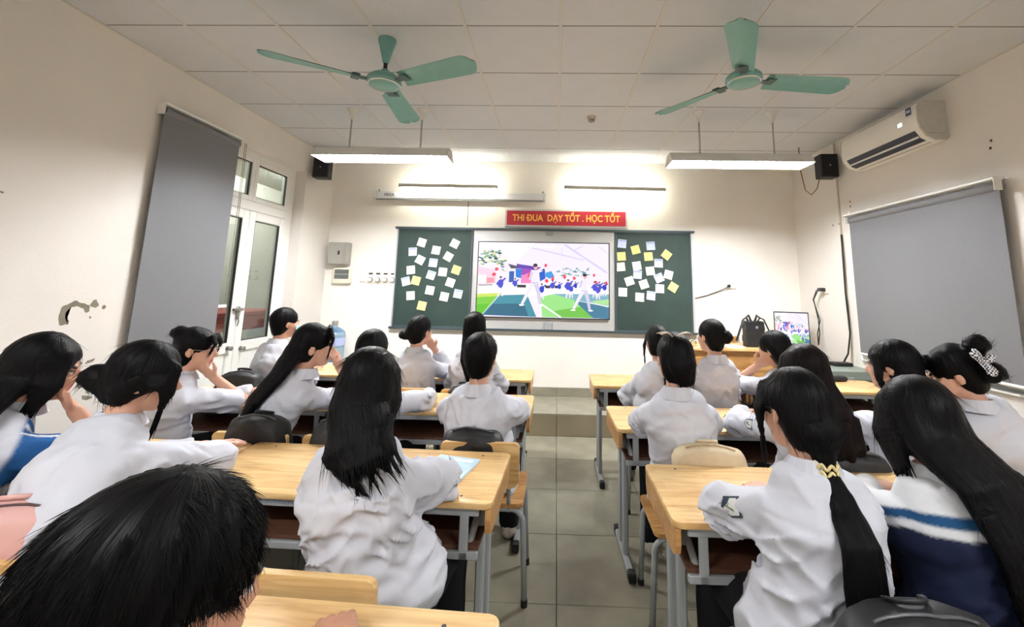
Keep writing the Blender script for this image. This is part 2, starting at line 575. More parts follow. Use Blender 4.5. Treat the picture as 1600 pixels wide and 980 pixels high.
lk = MB().box(FX + 0.03, FX + 0.05, 4.125, 4.165, 1.14, 1.26, 0.004).box(FX + 0.03, FX + 0.062, 4.08, 4.2, 1.22, 1.245, 0.004)
lk.tube([(FX + 0.05, 4.145, 1.16), (FX + 0.06, 4.145, 1.12), (FX + 0.05, 4.145, 1.08)], 0.006)
lk.build('latch', M_chrome, door, smooth='auto')
MB().box(FX + 0.035, FX + 0.055, 3.80, 3.98, 1.255, 1.285, 0.006).build('push_bar', M_upvc, door)
# corridor seen through the panes
M_corr = mat('corridor_plaster', (212, 208, 198), 0.9, var=0.06, vscale=2)
tag(MB().box(-5.3, -5.2, 0.5, 9.5, -0.2, 3.4).build('wall_corridor', M_corr), kind='structure')
tag(MB().box(-5.3, XL - 0.25, 0.5, 9.5, -0.2, -0.05).build('floor_corridor', M_floor), kind='structure')
tag(MB().box(-5.3, XL - 0.25, 0.5, 9.5, 3.2, 3.3).build('ceiling_corridor', M_corr), kind='structure')
M_red = mat('red_lacquer', (150, 46, 40), 0.5)
rt_ = thing('red_table', 'red wooden table in the corridor behind the door glass', 'table', (-3.95, 4.75, -0.05))
MB().box(-0.4, 0.4, -0.9, 0.9, 1.16, 1.21, 0.006).build('table_top', M_red, rt_)
MB().box(-0.36, 0.36, -0.84, 0.84, 1.0, 1.16, 0.004).build('apron', M_red, rt_)
for sx in (-1, 1):
    for sy in (-1, 1):
        MB().box(sx * 0.34 - 0.03, sx * 0.34 + 0.03, sy * 0.8 - 0.03, sy * 0.8 + 0.03, 0, 1.0, 0.004).build('leg', M_red, rt_)

# ------------------------------------------------------------------ right window behind the blind
win = bpy.data.objects.new('window_1', None)
COL.objects.link(win)
tag(win, 'white window behind the grey roller blind in the right wall', None, kind='structure')
f = MB()
WX = XR + 0.1
f.box(WX - 0.03, WX + 0.04, WY0, WY0 + 0.06, WZ0, WZ1, 0.004); f.box(WX - 0.03, WX + 0.04, WY1 - 0.06, WY1, WZ0, WZ1, 0.004)
f.box(WX - 0.03, WX + 0.04, WY0 + 0.06, WY1 - 0.06, WZ0, WZ0 + 0.06, 0.004); f.box(WX - 0.03, WX + 0.04, WY0 + 0.06, WY1 - 0.06, WZ1 - 0.06, WZ1, 0.004)
f.box(WX - 0.03, WX + 0.04, 3.62, 3.68, WZ0 + 0.06, WZ1 - 0.06, 0.004)
f.build('window_frame', M_upvc, win)
for a, b in ((WY0 + 0.06, 3.62), (3.68, WY1 - 0.06)):
    MB().box(WX, WX + 0.006, a, b, WZ0 + 0.06, WZ1 - 0.06).build('pane', M_glass, win)
MB().box(XR - 0.03, WX - 0.03, WY0, WY1, WZ0 - 0.012, WZ0 + 0.004, 0.004).build('window_sill', M_upvc, win)
MB().box(XR - 0.012, XR + 0.001, WY1 - 0.004, WY1 + 0.03, WZ0, WZ1 + 0.02, 0.003).build('side_trim', M_upvc, win)
# ------------------------------------------------------------------ roller blinds
def blind(name, label, x, y0, y1, ztop, zbot, side):
    """side=+1: hangs on the left wall facing +X; -1: right wall"""
    t = thing(name, label, 'blind', (x, (y0 + y1) / 2, zbot))
    h, w = ztop - zbot, (y1 - y0) / 2
    MB().box(-0.002, 0.002, -w, w, 0.02, h - 0.03).build('fabric', M_blind, t)
    MB().tube([(side * -0.012, -w, h - 0.02), (side * -0.012, w, h - 0.02)], 0.032, 16).build('roll', M_blind, t, smooth='auto')
    MB().box(-0.05, 0.025, -w - 0.015, w + 0.015, h + 0.022, h + 0.04, 0.004).build('head_rail', M_upvc, t)
    for sy in (-1, 1):
        MB().box(-0.045, 0.012, sy * (w + 0.008) - 0.003, sy * (w + 0.008) + 0.003, h - 0.05, h + 0.025, 0.002).build('bracket', M_upvc, t)
    MB().tube([(0, -w, 0.012), (0, w, 0.012)], 0.012, 10).build('bottom_bar', M_upvc, t, smooth='auto')
    return t
b1 = blind('roller_blind', 'narrow grey roller blind on the left wall beside the glazed door', XL + 0.04, 2.95, 3.71, 2.745, 0.965, 1)
cd = MB()
for k, dy in enumerate((0.03, 0.05)):
    cd.tube([(0.03, 0.38 + dy, 1.78), (0.035, 0.385 + dy, 1.2), (0.03, 0.38 + dy, 0.35)], 0.0025, 5)
cd.build('pull_cord', mat('cord_grey', (120, 112, 100), 0.7), b1)
b2 = blind('roller_blind', 'wide grey roller blind on the right wall below the air conditioner', XR - 0.05, 2.89, 4.385, 2.235, 0.915, -1)

# ------------------------------------------------------------------ sliding chalkboards, television
YW = YF
M_green = mat('chalkboard_green', (27, 50, 44), 0.62, var=0.16, vscale=5)
M_bframe = mat('chalkboard_frame', (62, 74, 80), 0.45, metal=0.3)
M_alu = mat('aluminium', (176, 176, 172), 0.38, metal=0.6)
rail = thing('board_rail', 'dark metal frame with silver backing panel holding the sliding chalkboards', 'board frame', (-0.17, YW, 0.98))
MB().box(-1.87, 1.87, -0.02, -0.001, 0.0, 1.235, 0.003).build('backing_panel', mat('silver_panel', (196, 196, 192), 0.45, metal=0.35), rail)
MB().box(-1.88, 1.88, -0.06, -0.001, 1.225, 1.25, 0.003).build('rail', M_bframe, rail)
MB().box(-1.88, 1.88, -0.06, -0.001, -0.012, 0.012, 0.003).build('rail', M_bframe, rail)
for x0 in (0.075,):
    MB().box(x0 - 0.045, x0 + 0.045, -0.045, -0.02, 1.17, 1.225, 0.003).build('tv_bracket', M_steel, rail)
    MB().box(x0 - 0.045, x0 + 0.045, -0.045, -0.02, 0.012, 0.10, 0.003).build('tv_bracket', M_steel, rail)
def chalkboard(label, x0, x1):
    t = thing('chalkboard', label, 'chalkboard', ((x0 + x1) / 2, YW - 0.03, 0.985), 0, 'sliding green chalkboards')
    w = (x1 - x0) / 2
    MB().box(-w + 0.02, w - 0.02, -0.012, 0.006, 0.02, 1.21).build('writing_surface', M_green, t)
    for a, b, c, d in ((-w, w, 0, 0.022), (-w, w, 1.208, 1.23), (-w, -w + 0.022, 0.022, 1.208), (w - 0.022, w, 0.022, 1.208)):
        MB().box(a, b, -0.02, 0.008, c, d, 0.003).build('frame', M_bframe, t)
    return t
chalkboard('green chalkboard panel left of the television, with paper notes', -2.01, -1.055)
chalkboard('green chalkboard panel right of the television, with paper notes', 0.725, 1.665)

TVX0, TVX1, TVZ0, TVZ1 = -0.985, 0.655, 1.125, 2.06
tv = thing('television', 'large flat television showing dancers on a sports field, between the chalkboards', 'television', ((TVX0 + TVX1) / 2, YW - 0.02, TVZ0))
tw, th = (TVX1 - TVX0) / 2, TVZ1 - TVZ0
MB().box(-tw, tw, -0.045, 0.0, 0, th, 0.004).build('casing', M_black, tv)
# the moving picture, drawn as flat coloured shapes
def picture(name, polys, w, h, y, parent, M, emit):
    vs, fs, cols = [], [], []
    for k, (c, pts) in enumerate(polys):
        n = len(vs)
        vs += [(-w / 2 + u * w, y - 0.00003 * k, v * h) for u, v in pts]
        fs.append(tuple(range(n, n + len(pts))))
        cols += [srgb(c)] * len(pts)
    me = bpy.data.meshes.new(name)
    me.from_pydata(vs, [], fs)
    at = me.color_attributes.new('tint', 'FLOAT_COLOR', 'POINT')
    at.data.foreach_set('color', [v for c in cols for v in c])
    bm = bmesh.new()
    bm.from_mesh(me)
    bmesh.ops.triangulate(bm, faces=bm.faces)
    bm.to_mesh(me)
    bm.free()
    me.materials.append(vc_mat('screen_glow', 0.3, emit=emit))
    o = bpy.data.objects.new(name, me)
    COL.objects.link(o)
    o.parent = parent
    return o
def U(pts):
    return [((x - 105) / 1350.0, 1 - (y - 125) / 775.0) for x, y in pts]
def clipuv(pts):
    return [(min(1, max(0, u)), min(1, max(0, v))) for u, v in pts]
rnd = random.Random(11)
pol = []
def P_(c, *pts): pol.append((c, clipuv(U(pts))))
def blob(c, x, y, rx, ry, n=9, j=0.25):
    P_(c, *[(x + rx * (1 + rnd.uniform(-j, j)) * math.cos(2 * PI * k / n), y + ry * (1 + rnd.uniform(-j, j)) * math.sin(2 * PI * k / n)) for k in range(n)])
def limb(c, a, b, ra, rb):
    d = math.hypot(b[0] - a[0], b[1] - a[1]) or 1
    nx, ny = -(b[1] - a[1]) / d, (b[0] - a[0]) / d
    P_(c, (a[0] + nx * ra, a[1] + ny * ra), (b[0] + nx * rb, b[1] + ny * rb), (b[0] - nx * rb, b[1] - ny * rb), (a[0] - nx * ra, a[1] - ny * ra))
P_((236, 228, 250), (105, 125), (1455, 125), (1455, 900), (105, 900))
P_((246, 240, 252), (105, 125), (700, 125), (500, 330), (105, 360))
for a, b, r in (((620, 170), (1200, 300), 5), ((1000, 140), (1440, 430), 9), ((1105, 195), (1190, 150), 4), ((1350, 150), (1440, 220), 3), ((970, 170), (975, 260), 3)):
    limb((206, 200, 232), a, b, r, r)
P_((252, 248, 252), (105, 560), (1455, 560), (1455, 680), (105, 690))
for k in range(70):
    t = rnd.random()
    blob(rnd.choice(((60, 110, 110), (90, 150, 130), (130, 170, 120), (40, 80, 84), (200, 205, 120))), 115 + 270 * t, 250 + 150 * rnd.random() + (40 if t > 0.8 else 0) - 60 * math.sin(t * 3.1), 8 + 22 * rnd.random(), 4 + 10 * rnd.random(), 6, 0.5)
P_((250, 205, 222), (105, 385), (290, 420), (300, 560), (105, 575))
P_((238, 240, 246), (105, 470), (190, 470), (190, 560), (105, 560))
P_((246, 150, 160), (200, 500), (280, 500), (280, 550), (200, 560))
P_((92, 60, 170), (505, 350), (790, 388), (800, 420), (640, 410), (640, 550), (560, 550), (555, 400), (505, 400))
P_((160, 70, 180), (560, 395), (660, 400), (650, 550), (555, 550))
P_((242, 130, 190), (560, 470), (650, 440), (660, 550), (560, 552))
P_((30, 120, 214), (495, 402), (558, 402), (555, 500), (500, 490))
P_((40, 90, 170), (430, 430), (482, 428), (480, 540), (430, 545))
P_((30, 90, 196), (740, 440), (800, 410), (805, 500), (750, 530))
P_((60, 150, 220), (805, 440), (865, 420), (900, 480), (850, 500), (805, 480))
P_((80, 72, 90), (415, 352), (520, 375), (510, 398), (450, 402))
for k in range(40):
    blob(rnd.choice(((120, 170, 170), (90, 140, 150), (180, 200, 190))), 920 + 330 * rnd.random(), 385 + 80 * rnd.random(), 6 + 16 * rnd.random(), 4 + 9 * rnd.random(), 6, 0.5)
P_((120, 200, 60), (105, 690), (330, 676), (160, 885), (105, 885))
P_((90, 190, 30), (105, 780), (235, 770), (160, 890), (105, 890))
P_((200, 220, 90), (105, 670), (370, 655), (330, 690), (105, 705))
P_((58, 140, 160), (340, 680), (620, 668), (720, 895), (165, 885))
P_((34, 100, 128), (270, 770), (590, 760), (640, 890), (180, 885))
P_((150, 220, 130), (760, 690), (900, 655), (1130, 720), (1300, 895), (780, 895))
P_((110, 190, 70), (900, 830), (1180, 780), (1290, 895), (960, 895))
P_((120, 170, 190), (880, 655), (1455, 650), (1455, 770), (1130, 720))
P_((60, 120, 150), (1100, 720), (1455, 780), (1455, 905), (1295, 895))
P_((170, 220, 150), (1270, 725), (1455, 700), (1455, 765), (1330, 750))
limb((250, 250, 252), (670, 700), (970, 895), 7, 9)
limb((240, 246, 246), (1240, 735), (1450, 778), 4, 5)
for x0, x1, y in ((515, 607, 582), (805, 858, 585), (903, 968, 584)):
    P_((40, 40, 48), (x0, y - 14), (x1, y - 13), (x1, y + 15), (x0, y + 14))
limb((60, 50, 50), (118, 580), (262, 573), 4, 4)
for x, y in ((300, 410), (635, 470), (1005, 480), (1100, 490), (820, 525), (1320, 530), (880, 500), (275, 465), (1430, 540)):
    blob((236, 60, 80), x, y, 18, 20, 8, 0.3)
def dancer(x, y, s, jk, tr, sk=(240, 190, 190)):
    limb(tr, (x - 4 * s, y + 40 * s), (x - 16 * s, y + 118 * s), 9 * s, 6 * s)
    limb(tr, (x + 6 * s, y + 40 * s), (x + 18 * s, y + 116 * s), 9 * s, 6 * s)
    blob(jk, x, y + 12 * s, 26 * s, 36 * s, 9, 0.12)
    limb(jk, (x + 12 * s, y - 8 * s), (x + 40 * s, y - 36 * s), 8 * s, 6 * s)
    limb(jk, (x - 12 * s, y - 8 * s), (x - 34 * s, y + 20 * s), 8 * s, 6 * s)
    blob(sk, x, y - 34 * s, 10 * s, 12 * s, 8, 0.1)
    blob((40, 34, 44), x, y - 42 * s, 11 * s, 8 * s, 8, 0.1)
for x, y, s in ((345, 545, 1.25), (495, 545, 0.9), (880, 560, 0.9), (1040, 560, 1.15), (1070, 590, 0.9), (1115, 560, 0.7), (950, 570, 0.75), (1310, 570, 1.0), (1360, 565, 0.9), (1410, 570, 0.85), (1345, 600, 0.9), (770, 600, 1.0)):
    dancer(x, y, s, rnd.choice(((24, 40, 190), (30, 60, 200), (60, 70, 200))), (236, 230, 246))
def white_dancer(x, y, s, lean):
    W, S = (232, 226, 242), (206, 200, 222)
    limb(W, (x - 12 * s, y + 70 * s), (x - 60 * s, y + 160 * s), 26 * s, 19 * s)
    limb(W, (x - 60 * s, y + 160 * s), (x - 125 * s, y + 290 * s), 19 * s, 13 * s)
    limb(S, (x + 14 * s, y + 70 * s), (x + 40 * s, y + 170 * s), 25 * s, 19 * s)
    limb(S, (x + 40 * s, y + 170 * s), (x + 62 * s, y + 290 * s), 19 * s, 14 * s)
    blob((250, 250, 252), x - 130 * s, y + 300 * s, 30 * s, 10 * s)
    blob((250, 250, 252), x + 75 * s, y + 300 * s, 32 * s, 10 * s)
    P_(W, (x - 40 * s, y - 60 * s), (x + 38 * s, y - 64 * s), (x + 34 * s, y + 84 * s), (x - 34 * s, y + 84 * s))
    limb(W, (x + 26 * s, y - 48 * s), (x + 100 * s, y - 100 * s), 15 * s, 11 * s)
    limb(S, (x - 30 * s, y - 46 * s), (x - 52 * s, y + 40 * s), 14 * s, 10 * s)
    limb((196, 188, 214), (x - 34 * s, y + 72 * s), (x + 34 * s, y + 70 * s), 5 * s, 5 * s)
    blob((238, 176, 172), x + 8 * s, y - 92 * s, 21 * s, 27 * s, 10, 0.06)
    blob((34, 28, 36), x + 4 * s, y - 112 * s, 25 * s, 18 * s, 10, 0.08)
    blob((238, 60, 86), x + 112 * s, y - 112 * s, 14 * s, 18 * s, 7, 0.3)
white_dancer(695, 475, 1.0, 0)
white_dancer(1205, 555, 0.88, 0)
pic = picture('screen_picture', pol, 2 * tw - 0.024, th - 0.024, -0.0455, tv, None, 1.0)
pic.location = (0, 0, 0.012)
cap_t = text_mesh('CƠ DU GAI TUƠNG ĐI HÀ TAY, SỐ 1, XÃ YÊN BÁI', 0.042, 0.0006, 0.0003, 0.95, 'LEFT')
o = obj('screen_caption', cap_t, mat('caption_glow', (220, 216, 232), 0.4, emit=(206, 202, 224), estr=1.0), tv)
o.rotation_euler = (PI / 2, 0, 0)
o.location = (-tw + 0.055, -0.0520, th - 0.062)
M_sc = MATS['screen_glow']

# slogan board
sl = thing('slogan_sign', 'red sign with yellow Vietnamese motto above the television', 'sign', (0.112, YW, 2.255))
MB().box(-0.775, 0.775, -0.022, 0, 0, 0.228, 0.003).build('frame', mat('sign_frame_silver', (206, 204, 202), 0.4, metal=0.2), sl)
MB().box(-0.752, 0.752, -0.026, -0.02, 0.022, 0.206).build('face', mat('sign_red', (168, 34, 52), 0.5, var=0.08, vscale=6), sl)
TXT = 'THI DUA  DẠY TỐT . HỌC TỐT'
def twidth(me): return max(v.co.x for v in me.vertices) - min(v.co.x for v in me.vertices)
tm = text_mesh(TXT, 0.118, 0.0026, 0.001, 1.0, 'LEFT')
wd = twidth(tm)
sxx = 1.36 / wd
x_min = min(v.co.x for v in tm.vertices)
wp = twidth(text_mesh('THI D', 0.118, 0.0026, 0.001, 1.0, 'LEFT')) - twidth(text_mesh('D', 0.118, 0.0026, 0.001, 1.0, 'LEFT'))
o = obj('lettering', tm, mat('sign_yellow', (246, 190, 84), 0.5), sl)
o.rotation_euler = (PI / 2, 0, 0)
o.scale = (sxx, 1, 1)
o.location = (-0.68 - x_min * sxx, -0.0275, 0.112)
zc_ = [v.co.y for v in text_mesh('D', 0.118, 0.0026, 0.001, 1.0, 'LEFT').vertices]
xb = -0.68 + wp * sxx
MB().box(xb - 0.014, xb + 0.030, -0.0290, -0.0272, 0.1075, 0.1205).build('letter_bar', MATS['sign_yellow'], sl)

# projector screen case
ps = thing('projector_screen', 'white rolled up projector screen case with VEGA lettering', 'projector screen', (-1.25, YW, 2.585))
MB().box(-1.075, 1.075, -0.085, -0.002, 0.0, 0.095, 0.018, seg=3).build('case', mat('screen_case_white', (228, 230, 232), 0.4), ps)
MB().box(-1.07, 1.07, -0.07, -0.05, -0.012, 0.0).build('slot_bar', mat('slot_grey', (120, 122, 124), 0.5), ps)
for sx in (-1, 1):
    MB().box(sx * 1.085 - 0.012, sx * 1.085 + 0.012, -0.088, -0.001, -0.006, 0.1, 0.006).build('end_cap', mat('cap_white', (214, 216, 218), 0.4), ps)
    MB().tube([(sx * 1.06, -0.02, 0.095), (sx * 1.06, -0.02, 0.12), (sx * 1.07, -0.003, 0.13)], 0.006, 6).build('hook', M_black, ps)
o = obj('lettering', text_mesh('VEGA', 0.05, 0.001, 0.0006, 1.1), mat('print_dark', (40, 46, 60), 0.5), ps)
o.rotation_euler = (PI / 2, 0, 0)
o.location = (-0.9, -0.0858, 0.048)

# slim lamps over the board: grey channel, tube faces the wall
def board_lamp(label, x, z, tilt):
    t = thing('board_lamp', label, 'lamp', (x, YW - 0.24, z), 0, 'slim lamps above the board')
    MB().box(-0.62, 0.62, -0.012, 0.012, -0.02, 0.022, 0.003).build('channel', mat('lamp_channel_grey', (206, 206, 198), 0.5), t)
    MB().tube([(-0.59, 0.026, -0.006), (0.59, 0.026, -0.006)], 0.012, 8).build('tube', M_btube, t)
    MB().tube([(0, 0, 0.02), (0, 0.0, 0.045), (0, 0.24, 0.06)], 0.006, 6).build('bracket', M_steel, t)
    t.rotation_euler = (0, tilt, 0)
    return t
board_lamp('slim grey board lamp above the projector screen case', -1.36, 2.72, 0.006)
board_lamp('slim grey board lamp above the right end of the red sign', 0.70, 2.715, 0.012)

# switch gear at the left of the board
eb = thing('fuse_box', 'grey steel fuse box on the front wall above the breaker panel', 'fuse box', (-2.735, YW, 1.735))
MB().box(-0.125, 0.125, -0.11, 0, 0, 0.275, 0.006).build('body', mat('fuse_grey', (156, 154, 146), 0.5), eb)
MB().box(-0.118, 0.06, -0.118, -0.109, 0.008, 0.267, 0.003).build('door', mat('fuse_grey2', (166, 164, 156), 0.5), eb)
MB().box(0.005, 0.03, -0.124, -0.117, 0.12, 0.17, 0.003).build('lock', M_black, eb)
bp_ = thing('breaker_panel', 'white breaker panel with smoked window under the fuse box', 'breaker panel', (-2.69, YW, 1.5))
MB().box(-0.115, 0.115, -0.05, 0, 0, 0.2, 0.01, seg=2).build('body', mat('breaker_white', (226, 220, 204), 0.4), bp_)
MB().box(-0.09, 0.09, -0.056, -0.049, 0.06, 0.175, 0.004).build('window', mat('smoked_plastic', (96, 100, 98), 0.2), bp_)
MB().box(-0.09, 0.09, -0.058, -0.055, 0.112, 0.12).build('divider', mat('breaker_bar', (150, 154, 150), 0.4), bp_)
M_sw = mat('switch_white', (234, 228, 216), 0.4)
so = thing('wall_socket', 'small white wall socket left of the four dimmer switches', 'socket', (-2.435, YW, 1.525))
MB().box(-0.035, 0.035, -0.02, 0, 0, 0.1, 0.006).build('plate', M_sw, so)
MB().box(-0.02, 0.02, -0.026, -0.019, 0.02, 0.05, 0.003).build('rocker', M_white, so)
for k, nm in enumerate(('leftmost', 'second from the left', 'third from the left', 'rightmost')):
    t = thing('dimmer_switch', nm + ' of four round fan dimmer switches beside the chalkboard', 'dimmer switch', (-2.335 + 0.094 * k, YW, 1.5), 0, 'fan dimmers by the chalkboard')
    Mx = Matrix.Translation((0, -0.0005, 0.085)) @ Matrix.Rotation(PI / 2, 4, 'X')
    MB().prism(rounded_rect(0.082, 0.165, 0.04, 6), 0, 0.014, Mx).build('plate', M_sw, t, smooth='auto')
    MB().lathe([(0.032, 0.014), (0.032, 0.03), (0.026, 0.034)], 20, Matrix.Translation((0, 0, 0.055)) @ Matrix.Rotation(PI / 2, 4, 'X')).build('dial_ring', mat('dial_grey', (110, 108, 104), 0.4), t, smooth='auto')
    MB().lathe([(0.024, 0.03), (0.024, 0.045), (0.02, 0.048)], 20, Matrix.Translation((0, 0, 0.055)) @ Matrix.Rotation(PI / 2, 4, 'X')).build('knob', M_sw, t, smooth='auto')
    MB().box(-0.026, 0.026, -0.018, -0.014, 0.12, 0.142, 0.002).build('name_plate', mat('plate_dark', (70, 62, 56), 0.5), t)
# socket at the right of the board with a black lead running to it
so = thing('wall_socket', 'white wall socket with a black plug right of the chalkboard', 'socket', (2.13, YW, 1.525))
MB().box(-0.05, 0.08, -0.018, 0, 0, 0.07, 0.006).build('plate', M_sw, so)
MB().tube([(-0.02, -0.015, 0.035), (-0.02, -0.05, 0.035)], 0.018, 10).build('plug', M_black, so)
MB().tube([(2.11, YW - 0.045, 1.555), (2.0, YW - 0.02, 1.50), (1.85, YW - 0.012, 1.44), (1.67, YW - 0.012, 1.395)], 0.006, 6).build('power_lead', M_black)
tag(bpy.data.objects['power_lead'], 'thin black power lead from chalkboard edge to wall socket', 'cable')
MB().box(-1.15, -1.142, YW - 0.006, YW, 2.26, 2.575).build('wall_conduit', mat('conduit_grey', (110, 104, 98), 0.7))
tag(bpy.data.objects['wall_conduit'], 'thin dark cable strip between projector screen and chalkboard', 'cable strip')
M_grn = mat('brown_patch', (120, 96, 70), 0.9)

# sticky notes
notesL = [(-1.704, 2.031, 'c', 15), (-1.284, 2.024, 'c', 25), (-1.812, 1.913, 'l', -3), (-1.516, 1.936, 'c', 8), (-1.358, 1.859, 'c', 28), (-1.71, 1.812, 'c', 25), (-1.544, 1.778, 'l', 5), (-1.82, 1.684, 'c', -8), (-1.418, 1.667, 'c', 5), (-1.25, 1.695, 'y', 18), (-1.562, 1.625, 'l', 15), (-1.874, 1.542, 'l', -15), (-1.748, 1.554, 'y', 12), (-1.315, 1.538, 'c', 17), (-1.565, 1.438, 'c', 8), (-1.213, 1.401, 'l', 10), (-1.803, 1.368, 'c', -5), (-1.382, 1.363, 'c', 10), (-1.654, 1.248, 'y', 10)]
notesR = [(0.812, 2.057, 'l', 5), (0.979, 1.985, 'y', -15), (1.166, 2.035, 'l', -4), (0.803, 1.899, 'y', -4), (1.136, 1.903, 'y', -4), (1.359, 1.927, 'y', 38), (0.794, 1.769, 'c', -6), (0.992, 1.785, 'c', -9), (1.259, 1.822, 'l', 2), (1.155, 1.725, 'c', -6), (0.999, 1.678, 'l', 4), (1.377, 1.683, 'c', 15), (1.261, 1.641, 'l', -24), (0.899, 1.597, 'c', -18), (1.074, 1.561, 'c', -18), (1.43, 1.532, 'y', 32), (1.268, 1.511, 'c', 2), (0.816, 1.461, 'c', 2), (1.159, 1.425, 'l', 7), (1.021, 1.404, 'c', 3)]
ORD = ['topmost', 'second highest', 'third highest', 'fourth highest', 'fifth highest', 'sixth highest', 'seventh highest', 'eighth highest', 'ninth highest', 'tenth highest', 'eleventh highest', 'twelfth highest', 'lowest']
CN = {'c': 'cream', 'l': 'lavender', 'y': 'yellow'}
M_note = {'c': mat('note_cream', (222, 222, 202), 0.8), 'l': mat('note_lavender', (188, 196, 222), 0.8), 'y': mat('note_yellow', (226, 208, 134), 0.8)}
M_pr = mat('note_print', (150, 158, 190), 0.8)
def note_mesh(lift):
    vs, fs = [], []
    n, s = 5, 0.105
    for k in range(n):
        for i in range(2):
            t = k / (n - 1)
            vs.append(((i - 0.5) * s, -0.0006 - lift * (1 - t) ** 2, (t - 0.5) * s))
    for k in range(n - 1):
        fs.append((2 * k, 2 * k + 1, 2 * k + 3, 2 * k + 2))
    m_ = MB()
    m_.add(vs, fs)
    m_.add([(x, y + 0.0006, z) for x, y, z in vs], [f_[::-1] for f_ in fs])
    return m_.mesh('paper')
nm_cache = {}
for side, notes in (('left', notesL), ('right', notesR)):
    for c in 'cly':
        grp = sorted([n_ for n_ in notes if n_[2] == c], key=lambda q: -q[1])
        for k, (x, z, _, a) in enumerate(grp):
            w_ = ORD[k] if k < len(grp) - 1 else 'lowest'
            lift = (0.004, 0.009, 0.014)[k % 3]
            key = (c, lift)
            if key not in nm_cache:
                nm_cache[key] = note_mesh(lift)
                nm_cache[key].materials.append(M_note[c])
            t = thing('sticky_note', '%s square note on the %s chalkboard, %s of its %s notes' % (CN[c], side, w_, CN[c]), 'note', (x, YW - 0.0435, z), 0, 'notes on the chalkboards')
            o = bpy.data.objects.new('paper', nm_cache[key])
            COL.objects.link(o)
            o.parent = t
            t.rotation_euler = (0, math.radians(-a) * -1, 0)
            if c == 'l':
                if 'pr' not in nm_cache:
                    q = MB()
                    q.box(-0.045, 0.045, -0.0165, -0.0158, 0.028, 0.042)
                    q.box(-0.04, 0.01, -0.0165, -0.0158, -0.03, -0.024); q.box(0.02, 0.04, -0.0165, -0.0158, -0.04, -0.024)
                    nm_cache['pr'] = q.mesh('print')
                    nm_cache['pr'].materials.append(M_pr)
                o = bpy.data.objects.new('print', nm_cache['pr'])
                COL.objects.link(o)
                o.parent = t
                o.location = (0, 0.0145 if lift < 0.005 else 0.0125, 0)

# ------------------------------------------------------------------ ceiling fluorescent fixtures
M_refl = mat('lamp_housing', (222, 220, 214), 0.45)
M_rod = mat('lamp_rod', (176, 172, 168), 0.4, metal=0.3)
def fixture(label, x, y, z, L=1.22, glow=None):
    t = thing('fluorescent_lamp', label, 'ceiling lamp', (x, y, z), 0, 'hanging fluorescent lamps')
    h = L / 2
    prof_o = [(-0.125, 0.0), (-0.118, 0.012), (-0.055, 0.095), (0.055, 0.095), (0.118, 0.012), (0.125, 0.0)]
    prof_i = [(0.117, 0.002), (0.05, 0.085), (-0.05, 0.085), (-0.117, 0.002)]
    vs, fs = [], []
    ring = prof_o + prof_i
    n = len(ring)
    for xx in (-h, h):
        vs += [(xx, a, b) for a, b in ring]
    for k in range(n):
        k2 = (k + 1) % n
        fs.append((k, k2, n + k2, n + k))
    fs += [(0, 9, 8, 7, 2, 1), (2, 7, 6, 3), (3, 6, 5, 4)]
    m_ = MB()
    m_.add(vs, [f_ for f_ in fs[:n]])
    m_.build('housing', M_refl, t)
    for sx in (-1, 1):
        MB().prism([(p, q) for p, q in prof_o], -0.003, 0.003, Matrix.Translation((sx * h, 0, 0)) @ Matrix(((0, 0, 1, 0), (1, 0, 0, 0), (0, 1, 0, 0), (0, 0, 0, 1)))).build('end_plate', M_refl, t)
    for yy in (-0.04, 0.04):
        MB().tube([(-h + 0.03, yy, 0.045), (h - 0.03, yy, 0.045)], 0.014, 8).build('lamp_tube', glow or M_tube, t, smooth=True)
    lv = MB()
    for k in range(1, 20):
        xx = -h + L * k / 20
        lv.add([(xx, -0.112, 0.004), (xx, 0.112, 0.004), (xx, 0.104, 0.018), (xx, -0.104, 0.018)], [(0, 1, 2, 3)])
    lv.build('louver', mat('louver_white', (240, 240, 238), 0.4), t)
    for xx in (-0.33, 0.33):
        rod = MB().tube([(xx, 0, 0.09), (xx, 0, ZC - z)], 0.008, 8)
        rod.build('hanging_rod', M_rod, t, smooth=True)
        MB().lathe([(0.01, -0.10), (0.014, -0.095), (0.016, -0.07), (0.03, -0.03), (0.055, -0.004), (0.055, 0.0)], 16, Matrix.Translation((xx, 0, ZC - z))).build('canopy', M_refl, t, smooth='auto')
        MB().lathe([(0.02, 0.093), (0.012, 0.11)], 10, Matrix.Translation((xx, 0, 0))).build('rod_nut', M_rod, t, smooth='auto')
    return t
fixture('hanging fluorescent lamp on the left, in front of the projector screen', -1.595, 3.80, 2.625)
fixture('hanging fluorescent lamp on the right, beside the air conditioner', 1.605, 3.80, 2.605)
for x_, y_, l_ in ((-1.6, -0.5, 'hanging fluorescent lamp at the back of the room, left'), (1.6, -0.5, 'hanging fluorescent lamp at the back of the room, right')):
    fixture(l_, x_, y_, 2.62, glow=M_rtube)

